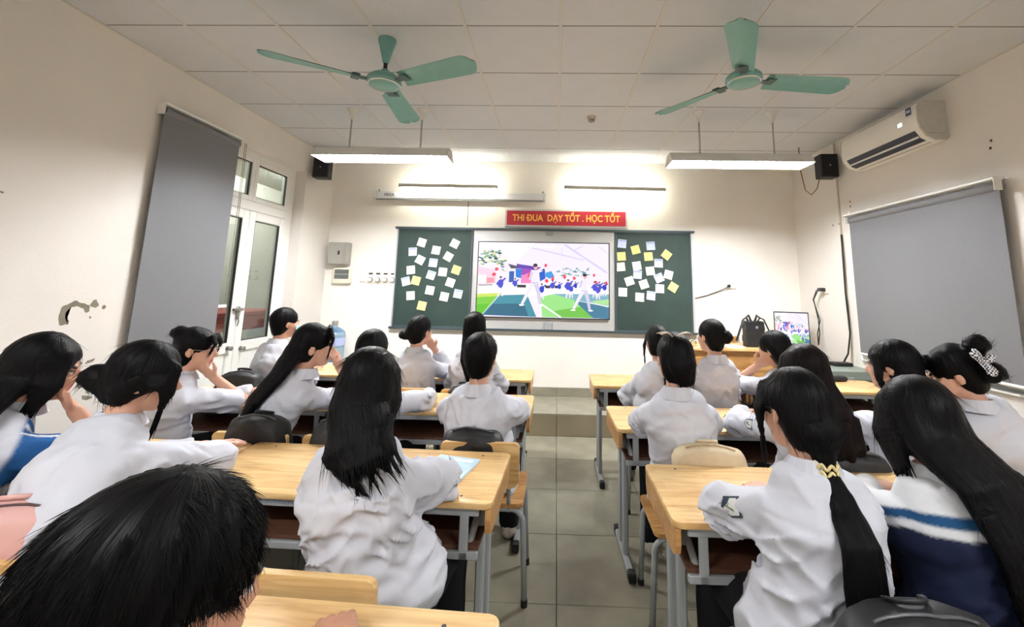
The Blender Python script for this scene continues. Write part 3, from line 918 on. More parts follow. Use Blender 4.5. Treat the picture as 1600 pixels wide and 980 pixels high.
# ------------------------------------------------------------------ ceiling fans
def fan(label, x, y, zhub, angs, rod=True):
    t = thing('ceiling_fan', label, 'ceiling fan', (x, y, zhub), 0, 'teal ceiling fans')
    H = ZC - zhub
    MB().lathe([(0.012, -0.032), (0.07, -0.03), (0.10, -0.018), (0.112, 0.002), (0.108, 0.022), (0.085, 0.045), (0.05, 0.055), (0.03, 0.075), (0.022, 0.09)], 28).build('motor', M_teal, t, smooth='auto')
    MB().lathe([(0.099, -0.0205), (0.1035, -0.018), (0.1035, -0.014), (0.099, -0.0165)], 28).build('motor_rim', mat('rim_chrome', (210, 214, 212), 0.2, metal=0.5), t, smooth='auto')
    MB().tube([(0, 0, 0.08), (0, 0, H - 0.02)], 0.013, 10).build('down_rod', M_black, t, smooth=True)
    MB().lathe([(0.016, H - 0.17), (0.02, H - 0.165), (0.03, H - 0.12), (0.045, H - 0.06), (0.058, H - 0.015), (0.058, H)], 20).build('canopy', M_teal, t, smooth='auto')
    for a in angs:
        a = math.radians(a)
        bl = MB()
        n = 22
        rows = []
        for k in range(n + 1):
            s_ = k / n
            r = 0.145 + (0.70 - 0.145) * s_
            wd_ = 0.055 + 0.022 * s_
            if s_ > 0.86:
                wd_ *= math.sqrt(max(0.05, 1 - ((s_ - 0.86) / 0.142) ** 2))
            rows.append((r, wd_ * 1.12, -0.32 + 0.12 * s_))
        vs, fs = [], []
        m = 5
        for r, wd_, tw_ in rows:
            for q in range(m):
                c = (q / (m - 1) * 2 - 1)
                zz = -0.012 * (c * c) + 0.008
                vs.append((r, c * wd_ * math.cos(tw_), c * wd_ * math.sin(tw_) + zz))
        for k in range(n):
            for q in range(m - 1):
                i = k * m + q
                fs.append((i, i + 1, i + m + 1, i + m))
        nn = len(vs)
        vs2 = [(x_, y_, z_ + 0.003) for x_, y_, z_ in vs]
        bl.add(vs + vs2, fs + [tuple(i + nn for i in f_)[::-1] for f_ in fs])
        b_ = bl.build('blade', M_teal, t, smooth=True)
        b_.rotation_euler = (0, 0, a)
        arm = MB().box(0.085, 0.19, -0.02, 0.02, -0.006, 0.002, 0.002)
        arm.box(0.15, 0.2, -0.045, 0.045, -0.005, 0.001, 0.002)
        a_ = arm.build('blade_arm', mat('arm_dark', (58, 84, 78), 0.5), t)
        a_.rotation_euler = (0, 0, a)
    return t
fan('teal ceiling fan on the left, next to the grey blind side', -1.15, 2.65, 2.80, (213, 338, 94))
fan('teal ceiling fan on the right, nearer the air conditioner', 1.185, 2.65, 2.83, (246, 6, 127))
# smoke detector
sd = thing('smoke_detector', 'small white smoke detector on the ceiling', 'smoke detector', (0.31, 3.93, ZC))
MB().lathe([(0.042, 0), (0.042, -0.02), (0.036, -0.024)], 20).build('base', mat('detector_base', (196, 186, 172), 0.5), sd, smooth='auto')
MB().lathe([(0.032, -0.022), (0.03, -0.045), (0.022, -0.052)], 20).build('sensor', mat('detector_grey', (150, 138, 124), 0.5), sd, smooth='auto')

# ------------------------------------------------------------------ air conditioner
ac = thing('air_conditioner', 'white split air conditioner high on the right wall', 'air conditioner', (XR, 3.25, 2.665))
AL = 0.92
prof = [(0, 0.02), (-0.02, 0.0), (-0.10, 0.0), (-0.165, 0.03), (-0.205, 0.09), (-0.218, 0.15), (-0.215, 0.26), (-0.195, 0.30), (-0.15, 0.315), (0, 0.315)]
MX = Matrix(((1, 0, 0, 0), (0, 0, 1, 0), (0, 1, 0, 0), (0, 0, 0, 1)))
MB().prism(prof, 0.012, AL - 0.012, MX).build('body', mat('ac_white', (236, 234, 226), 0.35), ac, smooth='auto')
for y0 in (0.0, AL - 0.014):
    MB().prism([(x * 1.01, z) for x, z in prof], y0, y0 + 0.014, MX).build('end_cover', mat('ac_side', (196, 192, 184), 0.5, var=0.06, vscale=18), ac)
def on_front(y0, y1, a, b, off, name, m):
    (xa, za), (xb, zb) = a, b
    nx, nz = (zb - za), -(xb - xa)
    l_ = math.hypot(nx, nz)
    nx, nz = -abs(nx / l_) * off, nz / l_ * off * (1 if nz < 0 else 1)
    vs = [(xa + nx, y0, za + nz), (xa + nx, y1, za + nz), (xb + nx, y1, zb + nz), (xb + nx, y0, zb + nz)]
    return MB().add(vs, [(0, 1, 2, 3)]).build(name, m, ac)
# dark outlet, flap, panel line
MB().prism([(-0.09, -0.002), (-0.165, 0.027), (-0.207, 0.088), (-0.20, 0.094), (-0.16, 0.04), (-0.09, 0.01)], 0.06, AL - 0.06, MX).build('air_outlet', mat('outlet_dark', (26, 30, 48), 0.5), ac)
MB().prism([(-0.178, 0.032), (-0.186, 0.044), (-0.182, 0.047), (-0.174, 0.035)], 0.06, AL - 0.06, MX).build('flap', mat('flap_white', (226, 226, 224), 0.35), ac)
MB().box(-0.2195, -0.2165, 0.06, 0.11, 0.225, 0.285).build('energy_label', mat('label_blue', (44, 56, 96), 0.5), ac)
MB().box(-0.2198, -0.2192, 0.066, 0.104, 0.245, 0.268).build('label_print', mat('label_print', (180, 190, 210), 0.5), ac)
MB().box(-0.2205, -0.2175, 0.16, 0.20, 0.165, 0.195).build('display', mat('ac_display', (255, 255, 255), 0.3, emit=(255, 255, 255), estr=1.2), ac)
MB().box(-0.16, -0.02, -0.003, 0.001, 0.05, 0.055).build('end_vent', M_steel, ac)

# ------------------------------------------------------------------ loudspeakers
def speaker(label, loc, rz):
    t = thing('wall_speaker', label, 'speaker', loc, rz, 'small black wall speakers')
    MB().box(-0.088, 0.088, -0.07, 0.06, -0.125, 0.125, 0.006).build('cabinet', mat('speaker_black', (26, 27, 33), 0.6), t)
    MB().box(-0.08, 0.08, -0.078, -0.069, -0.117, 0.117, 0.004).build('grille', mat('grille_black', (16, 17, 22), 0.9, bump=0.3, bscale=900), t)
    MB().lathe([(0.008, 0), (0.008, 0.004)], 12, Matrix.Translation((0, -0.077, 0)) @ Matrix.Rotation(PI / 2, 4, 'X')).build('emblem', M_alu, t)
    MB().box(-0.02, 0.02, 0.06, 0.12, -0.03, 0.03, 0.004).build('bracket', M_black, t)
    return t
speaker('black loudspeaker on the left wall corner next to the lamp', (-2.80, 4.95, 2.85), 0.12)
speaker('black loudspeaker on the right wall near the air conditioner', (2.85, 4.55, 2.82), -0.05)
MB().tube([(2.80, 4.6, 2.70), (2.78, 4.62, 2.60), (2.74, 4.66, 2.54), (2.70, 4.7, 2.60), (2.69, 4.75, 2.85), (2.69, 4.75, 3.1)], 0.006, 6).build('speaker_wire', mat('tan_wire', (150, 112, 70), 0.6), smooth=True)
tag(bpy.data.objects['speaker_wire'], 'tan wire looping down from the right loudspeaker', 'cable')
MB().box(XR - 0.014, XR, 4.58, 4.6, 0.6, 3.1, 0.003).build('cable_trunking', mat('trunk_beige', (206, 196, 176), 0.6))
tag(bpy.data.objects['cable_trunking'], 'vertical beige cable trunking on the right wall', 'cable trunking')
MB().tube([(XR - 0.02, 4.57, 2.1), (XR - 0.03, 4.56, 1.9), (XR - 0.025, 4.575, 1.5), (XR - 0.03, 4.55, 1.1), (XR - 0.06, 4.56, 0.9), (XR - 0.1, 4.58, 0.81)], 0.009, 6).build('black_cable', M_black, smooth=True)
tag(bpy.data.objects['black_cable'], 'thick black cable hanging down the right wall', 'cable')
so = thing('wall_socket', 'white socket with a black plug on the right wall above the teacher table', 'socket', (XR, 4.93, 1.52))
MB().box(-0.016, 0, -0.05, 0.05, -0.035, 0.035, 0.006).build('plate', M_sw, so)
MB().box(-0.07, -0.012, -0.015, 0.06, -0.008, 0.032, 0.008).build('plug', M_black, so)
for k in range(2):
    MB().tube([(XR - 0.06, 4.98 + 0.03 * k, 1.53), (XR - 0.09, 5.03 + 0.01 * k, 1.42), (XR - 0.07, 5.0 - 0.03 * k, 1.2), (XR - 0.08, 4.98 + 0.04 * k, 1.05), (XR - 0.09, 5.0, 0.93)], 0.006, 6).build('plug_lead', M_black, so, smooth=True)
    bpy.data.objects[-1 if False else 'plug_lead' if k == 0 else 'plug_lead.001'].location = (-XR, -4.93, -1.52)
# ------------------------------------------------------------------ student desks
DZ = 0.745
def make_desk():
    t = thing('student_desk', 'desk', 'desk')
    MX0 = Matrix.Identity(4)
    top = MB().prism(rounded_rect(1.2, 0.48, 0.03, 4), DZ - 0.022, DZ)
    bm = bmesh.new()
    bm.from_mesh(top.mesh('table_top'))
    ed = [e for e in bm.edges if abs(e.verts[0].co.z - e.verts[1].co.z) < 1e-5]
    bmesh.ops.bevel(bm, geom=ed, offset=0.005, segments=2, affect='EDGES', profile=0.5)
    me = bpy.data.meshes.new('table_top')
    bm.to_mesh(me)
    bm.free()
    obj('table_top', me, M_wood, t, smooth='auto')
    for sx in (-1, 1):
        # wooden end cheek under the top, lower corners rounded
        poly = [(-0.235, DZ - 0.023), (-0.235, DZ - 0.075), (-0.225, DZ - 0.1), (-0.2, DZ - 0.112), (0.19, DZ - 0.112), (0.225, DZ - 0.10), (0.235, DZ - 0.075), (0.235, DZ - 0.023)]
        MB().prism(poly, -0.009, 0.009, Matrix.Translation((sx * 0.585, 0, 0)) @ Matrix(((0, 0, 1, 0), (1, 0, 0, 0), (0, 1, 0, 0), (0, 0, 0, 1)))).build('end_cheek', M_woodb, t)
        x = sx * 0.53
        for y in (-0.05, 0.08):
            MB().box(x - 0.014, x + 0.014, y - 0.025, y + 0.025, 0.04, DZ - 0.045, 0.006).build('leg', M_steel, t)
        MB().box(x - 0.016, x + 0.016, -0.20, 0.20, DZ - 0.048, DZ - 0.023, 0.004).build('top_bearer', M_steel, t)
        MB().box(x - 0.018, x + 0.018, -0.21, 0.21, 0.008, 0.044, 0.008).build('foot', M_steel, t)
        for y in (-0.22, 0.22):
            MB().box(x - 0.02, x + 0.02, y - 0.028, y + 0.028, 0.0, 0.05, 0.01, seg=2).build('foot_cap', M_rub, t)
        # front hanger plate and slanting strut
        MB().box(x - sx * 0.03 - 0.016, x - sx * 0.03 + 0.016, -0.222, -0.212, DZ - 0.19, DZ - 0.048, 0.003).build('hanger_plate', M_steel, t)
        MB().tube([(x - sx * 0.02, -0.205, DZ - 0.185), (x, -0.06, DZ - 0.06)], 0.013, 8).build('strut', M_steel, t, smooth=True)
    MB().box(-0.55, 0.55, -0.222, -0.205, DZ - 0.052, DZ - 0.023, 0.003).build('front_rail', M_steel, t)
    MB().box(-0.55, 0.55, -0.222, -0.205, DZ - 0.19, DZ - 0.165, 0.003).build('lower_rail', M_steel, t)
    MB().box(-0.55, 0.55, -0.205, 0.215, DZ - 0.165, DZ - 0.152).build('book_shelf', M_shelf, t)
    MB().box(-0.55, 0.55, 0.205, 0.217, DZ - 0.165, DZ - 0.023).build('shelf_back', M_shelf, t)
    for sx in (-1, 1):
        for sy in (-1, 1):
            MB().lathe([(0.006, 0), (0.005, 0.0008)], 10, Matrix.Translation((sx * 0.48, sy * 0.19, DZ - 0.0001))).build('screw', M_dark, t)
    return t
desk0 = make_desk()
# (near edge Y, inner end X, side, rotation in degrees)
desks = []
def row(side, xin, ynear, rots, labels):
    for k in range(2):
        cxx = xin + side * (0.6 + 1.203 * k)
        desks.append((cxx, ynear + 0.24 + (0.025 if (k and side < 0) else 0.0), rots[k], labels[k]))
row(-1, -0.19, 3.68, (0, 0), ('honey wood desk in the front left row, end at the aisle', 'honey wood desk in the front left row, by the glazed door'))
row(-1, -0.14, 2.71, (0, 0), ('honey wood desk in the second left row, end at the aisle', 'honey wood desk in the second left row, by the grey blind'))
row(-1, -0.20, 1.645, (-2.2, -2.2), ('honey wood desk in the third left row, with a blue book at the aisle end', 'honey wood desk in the third left row, beside the left wall'))
row(-1, -0.125, 0.67, (-3.0, -3.0), ('nearest honey wood desk, with a hand resting on it', 'nearest left honey wood desk by the left wall, with open notebook'))
row(1, 0.30, 3.55, (0, 0), ('honey wood desk in the front right row, end at the aisle', 'honey wood desk in the front right row, before the grey cabinet'))
row(1, 0.335, 2.50, (1.5, 1.5), ('honey wood desk in the second right row, end at the aisle', 'honey wood desk in the second right row, by the window'))
row(1, 0.39, 1.545, (0, 0), ('honey wood desk in the third right row, end at the aisle', 'honey wood desk in the third right row, by the right wall'))
for k, (x, y, r, l) in enumerate(desks):
    d = desk0 if k == 0 else copy_tree(desk0)
    d.location = (x, y, 0)
    d.rotation_euler = (0, 0, math.radians(r))
    tag(d, l, 'desk', 'student desks')
# blue pen scribble on the front rail of the third left desk
d3 = [o for o in bpy.data.objects if o.get('label', '').startswith('honey wood desk in the third left row, with')][0]
pts = []
rnd = random.Random(3)
for k in range(46):
    pts.append((-0.245 + 0.0034 * k, -0.2228, DZ - 0.038 + 0.0075 * math.sin(k * 1.9) * rnd.uniform(0.5, 1)))
MB().tube(pts, 0.0009, 4).build('pen_scribble', mat('pen_blue', (60, 84, 130), 0.6), d3)

# ------------------------------------------------------------------ chairs
def arch(x, y, z, r=0.06, seg=5):
    p = [(-x - 0.015, y, 0.012)]
    for k in range(seg + 1):
        a = PI - PI / 2 * k / seg
        p.append((-x + r + r * math.cos(a), y, z - r + r * math.sin(a)))
    p += [(-q[0], q[1], q[2]) for q in p[::-1]]
    return p
def make_chair():
    t = thing('student_chair', 'chair', 'chair')
    st = MB().prism(rounded_rect(0.40, 0.38, 0.03, 3), 0.432, 0.452)
    st.build('seat', M_woodb, t)
    poly = [(-0.185, 0.60), (-0.17, 0.575), (-0.14, 0.565), (0.14, 0.565), (0.17, 0.575), (0.185, 0.60), (0.185, 0.755), (0.178, 0.767), (0.165, 0.773), (-0.165, 0.773), (-0.178, 0.767), (-0.185, 0.755)]
    Mb = Matrix.Translation((0, -0.215, 0)) @ Matrix.Rotation(math.radians(7), 4, 'X') @ Matrix(((1, 0, 0, 0), (0, 0, 1, 0), (0, 1, 0, 0), (0, 0, 0, 1)))
    bk = MB().prism(poly, -0.009, 0.009, Mb)
    bk.build('backrest', M_wood, t)
    MB().tube(arch(0.20, -0.17, 0.42), 0.0135, 8).build('rear_arch', M_steel, t, smooth=True)
    MB().tube(arch(0.19, 0.15, 0.42), 0.0135, 8).build('front_arch', M_steel, t, smooth=True)
    for sx in (-1, 1):
        MB().tube([(sx * 0.13, -0.17, 0.415), (sx * 0.13, 0.15, 0.415)], 0.012, 8).build('seat_rail', M_steel, t, smooth=True)
        MB().tube([(sx * 0.13, -0.17, 0.42), (sx * 0.13, -0.20, 0.50), (sx * 0.13, -0.283, 0.75)], 0.011, 8).build('back_post', M_steel, t, smooth=True)
        for y, x in ((-0.17, 0.215), (0.15, 0.205)):
            MB().lathe([(0.016, 0), (0.016, 0.03)], 10, Matrix.Translation((sx * x, y, 0))).build('foot_cap', M_rub, t, smooth='auto')
    return t
chair0 = make_chair()
chair_n = [0]
def chair(x, y, r, label):
    c = chair0 if chair_n[0] == 0 else copy_tree(chair0)
    chair_n[0] += 1
    c.location = (x, y, 0)
    c.rotation_euler = (0, 0, math.radians(r))
    tag(c, label, 'chair', 'student chairs')
    return c
# ------------------------------------------------------------------ distance-field modeller for figures, hair, cloth and bags
def A(*v): return np.array(v, float)
def nrm(v):
    v = np.asarray(v, float)
    return v / (np.linalg.norm(v) + 1e-12)
def vnoise(P):
    i = np.floor(P).astype(np.int64)
    f = P - i
    f = f * f * (3 - 2 * f)
    out = np.zeros(len(P))
    for dx in (0, 1):
        wx = f[:, 0] if dx else 1 - f[:, 0]
        for dy in (0, 1):
            wy = f[:, 1] if dy else 1 - f[:, 1]
            for dz in (0, 1):
                wz = f[:, 2] if dz else 1 - f[:, 2]
                h = ((i[:, 0] + dx) * 73856093) ^ ((i[:, 1] + dy) * 19349663) ^ ((i[:, 2] + dz) * 83492791)
                h = (h ^ (h >> 13)) * 1274126177 & 0x7fffffff
                h = (h ^ (h >> 11)) & 0xffff
                out += wx * wy * wz * (h / 65535.0)
    return out * 2 - 1
def smin(a, b, k):
    if k <= 0: return np.minimum(a, b)
    h = np.clip(0.5 + 0.5 * (b - a) / k, 0, 1)
    return b * (1 - h) + a * h - k * h * (1 - h)
def smax(a, b, k): return -smin(-a, -b, k)
def cap(P, a, b, ra, rb=None):
    a, b = np.asarray(a, float), np.asarray(b, float)
    rb = ra if rb is None else rb
    ba = b - a
    h = np.clip((P - a) @ ba / (ba @ ba + 1e-12), 0, 1)
    return np.linalg.norm(P - a - h[:, None] * ba, axis=1) - (ra + (rb - ra) * h)
def ell(Q, c, r):
    r = np.asarray(r, float)
    q = Q - np.asarray(c, float)
    k0 = np.linalg.norm(q / r, axis=1)
    k1 = np.linalg.norm(q / (r * r), axis=1) + 1e-9
    return k0 * (k0 - 1) / k1
def strip(P, pts, wa, wb, side, want=False):
    """elliptical sweep: half width wa along 'side', half depth wb across; optionally returns (u across, t along, tangent)"""
    pts = [np.asarray(p, float) for p in pts]
    best = None
    for k in range(len(pts) - 1):
        a, b = pts[k], pts[k + 1]
        L = np.linalg.norm(b - a) + 1e-9
        ax = (b - a) / L
        s = np.asarray(side[k] if isinstance(side, list) else side, float)
        s = nrm(s - ax * (s @ ax))
        d = np.cross(ax, s)
        q = P - a
        al = q @ ax
        h = np.clip(al / L, 0, 1)
        A_ = wa[k] + (wa[k + 1] - wa[k]) * h
        B_ = wb[k] + (wb[k + 1] - wb[k]) * h
        x, y, z = q @ s, q @ d, al - h * L
        C_ = np.minimum(A_, B_)
        k0 = np.sqrt((x / A_) ** 2 + (y / B_) ** 2 + (z / C_) ** 2)
        k1 = np.sqrt((x / A_ ** 2) ** 2 + (y / B_ ** 2) ** 2 + (z / C_ ** 2) ** 2) + 1e-9
        dd = k0 * (k0 - 1) / k1
        dd = np.where(k0 < 0.05, -C_, dd)
        if best is None:
            best = dd
            if want:
                U_, T_, D_ = x / A_, (k + h), np.tile(ax, (len(P), 1))
        else:
            if want:
                m_ = dd < best
                U_ = np.where(m_, x / A_, U_)
                T_ = np.where(m_, k + h, T_)
                D_[m_] = ax
            best = smin(best, dd, 0.012) if not want else np.minimum(best, dd)
    return (best, U_, T_, D_) if want else best

def surf(fn, lo, hi, h):
    lo, hi = np.asarray(lo, float) - 2.5 * h, np.asarray(hi, float) + 2.5 * h
    nb = np.ceil((hi - lo) / (4 * h)).astype(int)
    n = nb * 4
    cx = [lo[i] + h * (4 * np.arange(nb[i]) + 1.5) for i in range(3)]
    G = np.stack(np.meshgrid(*cx, indexing='ij'), -1).reshape(-1, 3)
    dc = fn(G)
    near = np.abs(dc) < 6.5 * h
    V = np.repeat(np.repeat(np.repeat(dc.reshape(nb), 4, 0), 4, 1), 4, 2)
    ib = np.argwhere(near.reshape(nb))
    off = np.stack(np.meshgrid(*[np.arange(4)] * 3, indexing='ij'), -1).reshape(-1, 3)
    idx = (ib[:, None, :] * 4 + off[None]).reshape(-1, 3)
    if len(idx) == 0:
        return np.zeros((0, 3)), np.zeros((0, 4), int)
    V[idx[:, 0], idx[:, 1], idx[:, 2]] = fn(lo + idx * h)
    for ax in range(3):                       # closed at the borders
        sl = [slice(None)] * 3
        for e in (0, -1):
            sl[ax] = e
            V[tuple(sl)] = np.maximum(V[tuple(sl)], 1e-4)
    s = V < 0
    c = [(i, j, k) for i in (0, 1) for j in (0, 1) for k in (0, 1)]
    def cut(a, o): return a[o[0]:a.shape[0] - 1 + o[0], o[1]:a.shape[1] - 1 + o[1], o[2]:a.shape[2] - 1 + o[2]]
    cnt = sum(cut(s, o).astype(np.int8) for o in c)
    mix = (cnt > 0) & (cnt < 8)
    ci = np.argwhere(mix)
    cv = np.stack([V[ci[:, 0] + o[0], ci[:, 1] + o[1], ci[:, 2] + o[2]] for o in c], 1)
    cc = np.array(c, float)
    acc, num = np.zeros((len(ci), 3)), np.zeros(len(ci))
    for a in range(8):
        for b in range(a + 1, 8):
            if np.abs(cc[a] - cc[b]).sum() != 1: continue
            va, vb = cv[:, a], cv[:, b]
            m_ = (va < 0) != (vb < 0)
            t = np.where(m_, va / np.where(m_, va - vb, 1), 0)
            acc += np.where(m_[:, None], cc[a] + t[:, None] * (cc[b] - cc[a]), 0)
            num += m_
    vert = lo + (ci + acc / num[:, None]) * h
    ID = -np.ones(mix.shape, np.int64)
    ID[mix] = np.arange(len(ci))
    Q = []
    for ax in range(3):
        o1, o2 = [(1, 2), (2, 0), (0, 1)][ax]
        sa = [slice(None)] * 3; sb = [slice(None)] * 3
        sa[ax] = slice(0, -1); sb[ax] = slice(1, None)
        s0, s1 = s[tuple(sa)], s[tuple(sb)]
        e = np.argwhere(s0 != s1)
        e = e[(e[:, o1] > 0) & (e[:, o2] > 0) & (e[:, o1] < ID.shape[o1]) & (e[:, o2] < ID.shape[o2])]
        fl = s0[e[:, 0], e[:, 1], e[:, 2]]
        def g(d1, d2):
            q = e.copy()
            q[:, o1] -= d1; q[:, o2] -= d2
            return ID[q[:, 0], q[:, 1], q[:, 2]]
        q = np.stack([g(1, 1), g(0, 1), g(0, 0), g(1, 0)], 1)
        q[~fl] = q[~fl][:, ::-1]
        Q.append(q)
    Q = np.concatenate(Q)
    Q = Q[(Q >= 0).all(1)]
    return vert, Q

def raw_mesh(name, V, F, tint=None, strand=None, extra=None):
    """V (n,3), F quads (m,4); extra = (verts, tris) appended"""
    V = np.asarray(V, float)
    me = bpy.data.meshes.new(name)
    nq = len(F)
    ev, ef = extra if extra is not None else (np.zeros((0, 3)), np.zeros((0, 3), int))
    nv = len(V)
    allv = np.concatenate([V, ev]) if len(ev) else V
    me.vertices.add(len(allv))
    me.vertices.foreach_set('co', allv.astype(np.float32).ravel())
    lv = np.concatenate([np.asarray(F).ravel(), (np.asarray(ef) + nv).ravel()]).astype(np.int32)
    me.loops.add(len(lv))
    me.loops.foreach_set('vertex_index', lv)
    me.polygons.add(nq + len(ef))
    st = np.concatenate([np.arange(nq) * 4, nq * 4 + np.arange(len(ef)) * 3]).astype(np.int32)
    me.polygons.foreach_set('loop_start', st)
    me.polygons.foreach_set('use_smooth', np.ones(nq + len(ef), bool))
    me.update(calc_edges=True)
    me.validate()
    if tint is not None:
        at = me.color_attributes.new('tint', 'FLOAT_COLOR', 'POINT')
        t = np.ones((len(allv), 4), np.float32)
        t[:nv] = tint
        at.data.foreach_set('color', t.ravel())
    if strand is not None:
        at = me.attributes.new('strand', 'FLOAT_VECTOR', 'POINT')
        t = np.zeros((len(allv), 3), np.float32)
        t[:nv] = strand
        at.data.foreach_set('vector', t.ravel())
    return me

def vnormals(V, F):
    a, b, c, d = V[F[:, 0]], V[F[:, 1]], V[F[:, 2]], V[F[:, 3]]
    n = np.cross(c - a, d - b)
    N = np.zeros_like(V)
    for k in range(4):
        np.add.at(N, F[:, k], n)
    return N / (np.linalg.norm(N, axis=1)[:, None] + 1e-12)

def strand_tris(P0, D0, N0, length, r, rng, segs=4, droop=0.3, lift=0.15, jit=0.12):
    """many tapered hair strands as one vertex / triangle list"""
    n = len(P0)
    L = length * rng.uniform(0.6, 1.25, n)
    d = D0 + N0 * lift + rng.normal(0, jit, (n, 3))
    d /= np.linalg.norm(d, axis=1)[:, None] + 1e-9
    ref = np.where(np.abs(d[:, 2:3]) < 0.9, A(0, 0, 1), A(0, 1, 0))
    s1 = np.cross(d, ref); s1 /= np.linalg.norm(s1, axis=1)[:, None]
    s2 = np.cross(d, s1)
    pts, p, dd = [], P0 - N0 * 0.004, d.copy()
    for k in range(segs + 1):
        w = r * (1 - k / segs) ** 0.8 + 0.0001
        for a in (0, 2.094, 4.189):
            pts.append(p + w * (math.cos(a) * s1 + math.sin(a) * s2))
        p = p + dd * (L / segs)[:, None]
        dd = dd + A(0, 0, -droop / segs) - N0 * (lift * 0.6 / segs)
        dd /= np.linalg.norm(dd, axis=1)[:, None]
    V = np.stack(pts, 1)                    # n, (segs+1)*3, 3
    m = (segs + 1) * 3
    T_ = []
    for k in range(segs):
        for a in range(3):
            b = (a + 1) % 3
            T_ += [(k * 3 + a, k * 3 + b, k * 3 + 3 + b), (k * 3 + a, k * 3 + 3 + b, k * 3 + 3 + a)]
    T_ = np.array(T_)
    F = (np.arange(n)[:, None, None] * m + T_[None]).reshape(-1, 3)
    return V.reshape(-1, 3), F

# ------------------------------------------------------------------ materials for people
M_skin = vc_mat('skin', 0.5, bump=0.03, bscale=200, spec=0.35)
b_ = M_skin.node_tree.nodes['Principled BSDF']
b_.inputs['Subsurface Weight'].default_value = 0.0
M_cloth = vc_mat('cotton', 0.85, spec=0.2)
_nt = M_cloth.node_tree
_tc = _nt.nodes.new('ShaderNodeTexCoord')
_n1 = _nt.nodes.new('ShaderNodeTexNoise')
_n1.noise_type = 'RIDGED_MULTIFRACTAL'
_n1.inputs['Scale'].default_value = 7.0
_n1.inputs['Detail'].default_value = 2.5
_n1.inputs['Distortion'].default_value = 0.7
_nt.links.new(_tc.outputs['Object'], _n1.inputs['Vector'])
_bp = _nt.nodes.new('ShaderNodeBump')
_bp.inputs['Strength'].default_value = 0.8
_bp.inputs['Distance'].default_value = 0.012
_nt.links.new(_n1.outputs['Fac'], _bp.inputs['Height'])
_nt.links.new(_bp.outputs[0], _nt.nodes['Principled BSDF'].inputs['Normal'])
def hair_mat(name, col):
    m = bpy.data.materials.new(name)
    m.use_nodes = True
    nt = m.node_tree
    b = nt.nodes['Principled BSDF']
    b.inputs['Base Color'].default_value = srgb(col)
    b.inputs['Roughness'].default_value = 0.46
    b.inputs['Specular IOR Level'].default_value = 0.08
    at = nt.nodes.new('ShaderNodeAttribute')
    at.attribute_name = 'strand'
    n = nt.nodes.new('ShaderNodeTexNoise')
    n.inputs['Scale'].default_value = 1.0
    n.inputs['Detail'].default_value = 3
    nt.links.new(at.outputs['Vector'], n.inputs['Vector'])
    bp = nt.nodes.new('ShaderNodeBump')
    bp.inputs['Strength'].default_value = 0.55
    bp.inputs['Distance'].default_value = 0.006
    nt.links.new(n.outputs['Fac'], bp.inputs['Height'])
    nt.links.new(bp.outputs[0], b.inputs['Normal'])
    MATS[name] = m
    return m
M_hair = hair_mat('black_hair', (10, 9, 10))
M_hairb = hair_mat('dark_brown_hair', (20, 14, 15))
M_trou = mat('black_trousers', (20, 20, 24), 0.9, spec=0.2)
M_shoe = mat('shoe_canvas', (196, 186, 172), 0.7, var=0.2, vscale=20)
SKIN = srgb((208, 160, 136))
SKIN_D = srgb((196, 144, 118))
WHITE_C = srgb((201, 202, 210))

class Frame:
    """head frame: x right, y forward, z up"""
    def __init__(s, c, yaw, pitch, roll):
        R = (Euler((math.radians(pitch), 0, 0)).to_matrix())
        Rr = Matrix.Rotation(math.radians(roll), 3, 'Y')
        Rz = Matrix.Rotation(math.radians(yaw), 3, 'Z')
        s.M = np.array((Rz @ Rr @ R))
        s.c = np.asarray(c, float)
    def loc(s, P): return (P - s.c) @ s.M
    def w(s, q): return s.c + s.M @ np.asarray(q, float)
    def wd(s, q): return s.M @ np.asarray(q, float)

def ik(S, W, l1, l2, pole):
    S, W = np.asarray(S, float), np.asarray(W, float)
    d = W - S
    L = np.linalg.norm(d)
    if L > (l1 + l2) * 0.995:
        k = L / ((l1 + l2) * 0.995)
        l1, l2 = l1 * k, l2 * k
    u = d / L
    a = (l1 * l1 - l2 * l2 + L * L) / (2 * L)
    h = math.sqrt(max(0, l1 * l1 - a * a))
    p = np.asarray(pole, float)
    p = nrm(p - u * (p @ u))
    return S + u * a + p * h

def hand_prims(W, d, n, thumb, curl, s=1.0):
    """list of (a,b,ra,rb) capsules and flat palm; d finger direction, n palm normal, thumb = side sign vector"""
    d, n = nrm(d), np.asarray(n, float)
    n = nrm(n - d * (n @ d))
    sd = np.cross(d, n)
    if sd @ np.asarray(thumb, float) < 0:
        sd = -sd
    out = [('palm', W, W + d * 0.085 * s, sd)]
    for off, L in ((0.030, 0.068), (0.010, 0.077), (-0.011, 0.071), (-0.030, 0.055)):
        p = W + d * 0.082 * s + sd * off * s
        ang, q = curl * 0.5, p
        for k, f in enumerate((0.45, 0.32, 0.25)):
            v = d * math.cos(ang) + n * math.sin(ang) + sd * off * 1.2
            e = q + nrm(v) * L * f * s
            out.append(('f', q, e, 0.0092 * s - 0.0008 * k, 0.0086 * s - 0.0008 * k))
            q = e
            ang += curl * 0.75
    p = W + d * 0.022 * s + sd * 0.028 * s
    v1 = nrm(d * 0.62 + sd * 0.72 + n * 0.25)
    e = p + v1 * 0.042 * s
    v2 = nrm(d * 0.92 + sd * 0.25 + n * 0.35)
    out.append(('f', p, e, 0.0125 * s, 0.0105 * s))
    out.append(('f', e, e + v2 * 0.036 * s, 0.0105 * s, 0.0085 * s))
    return out
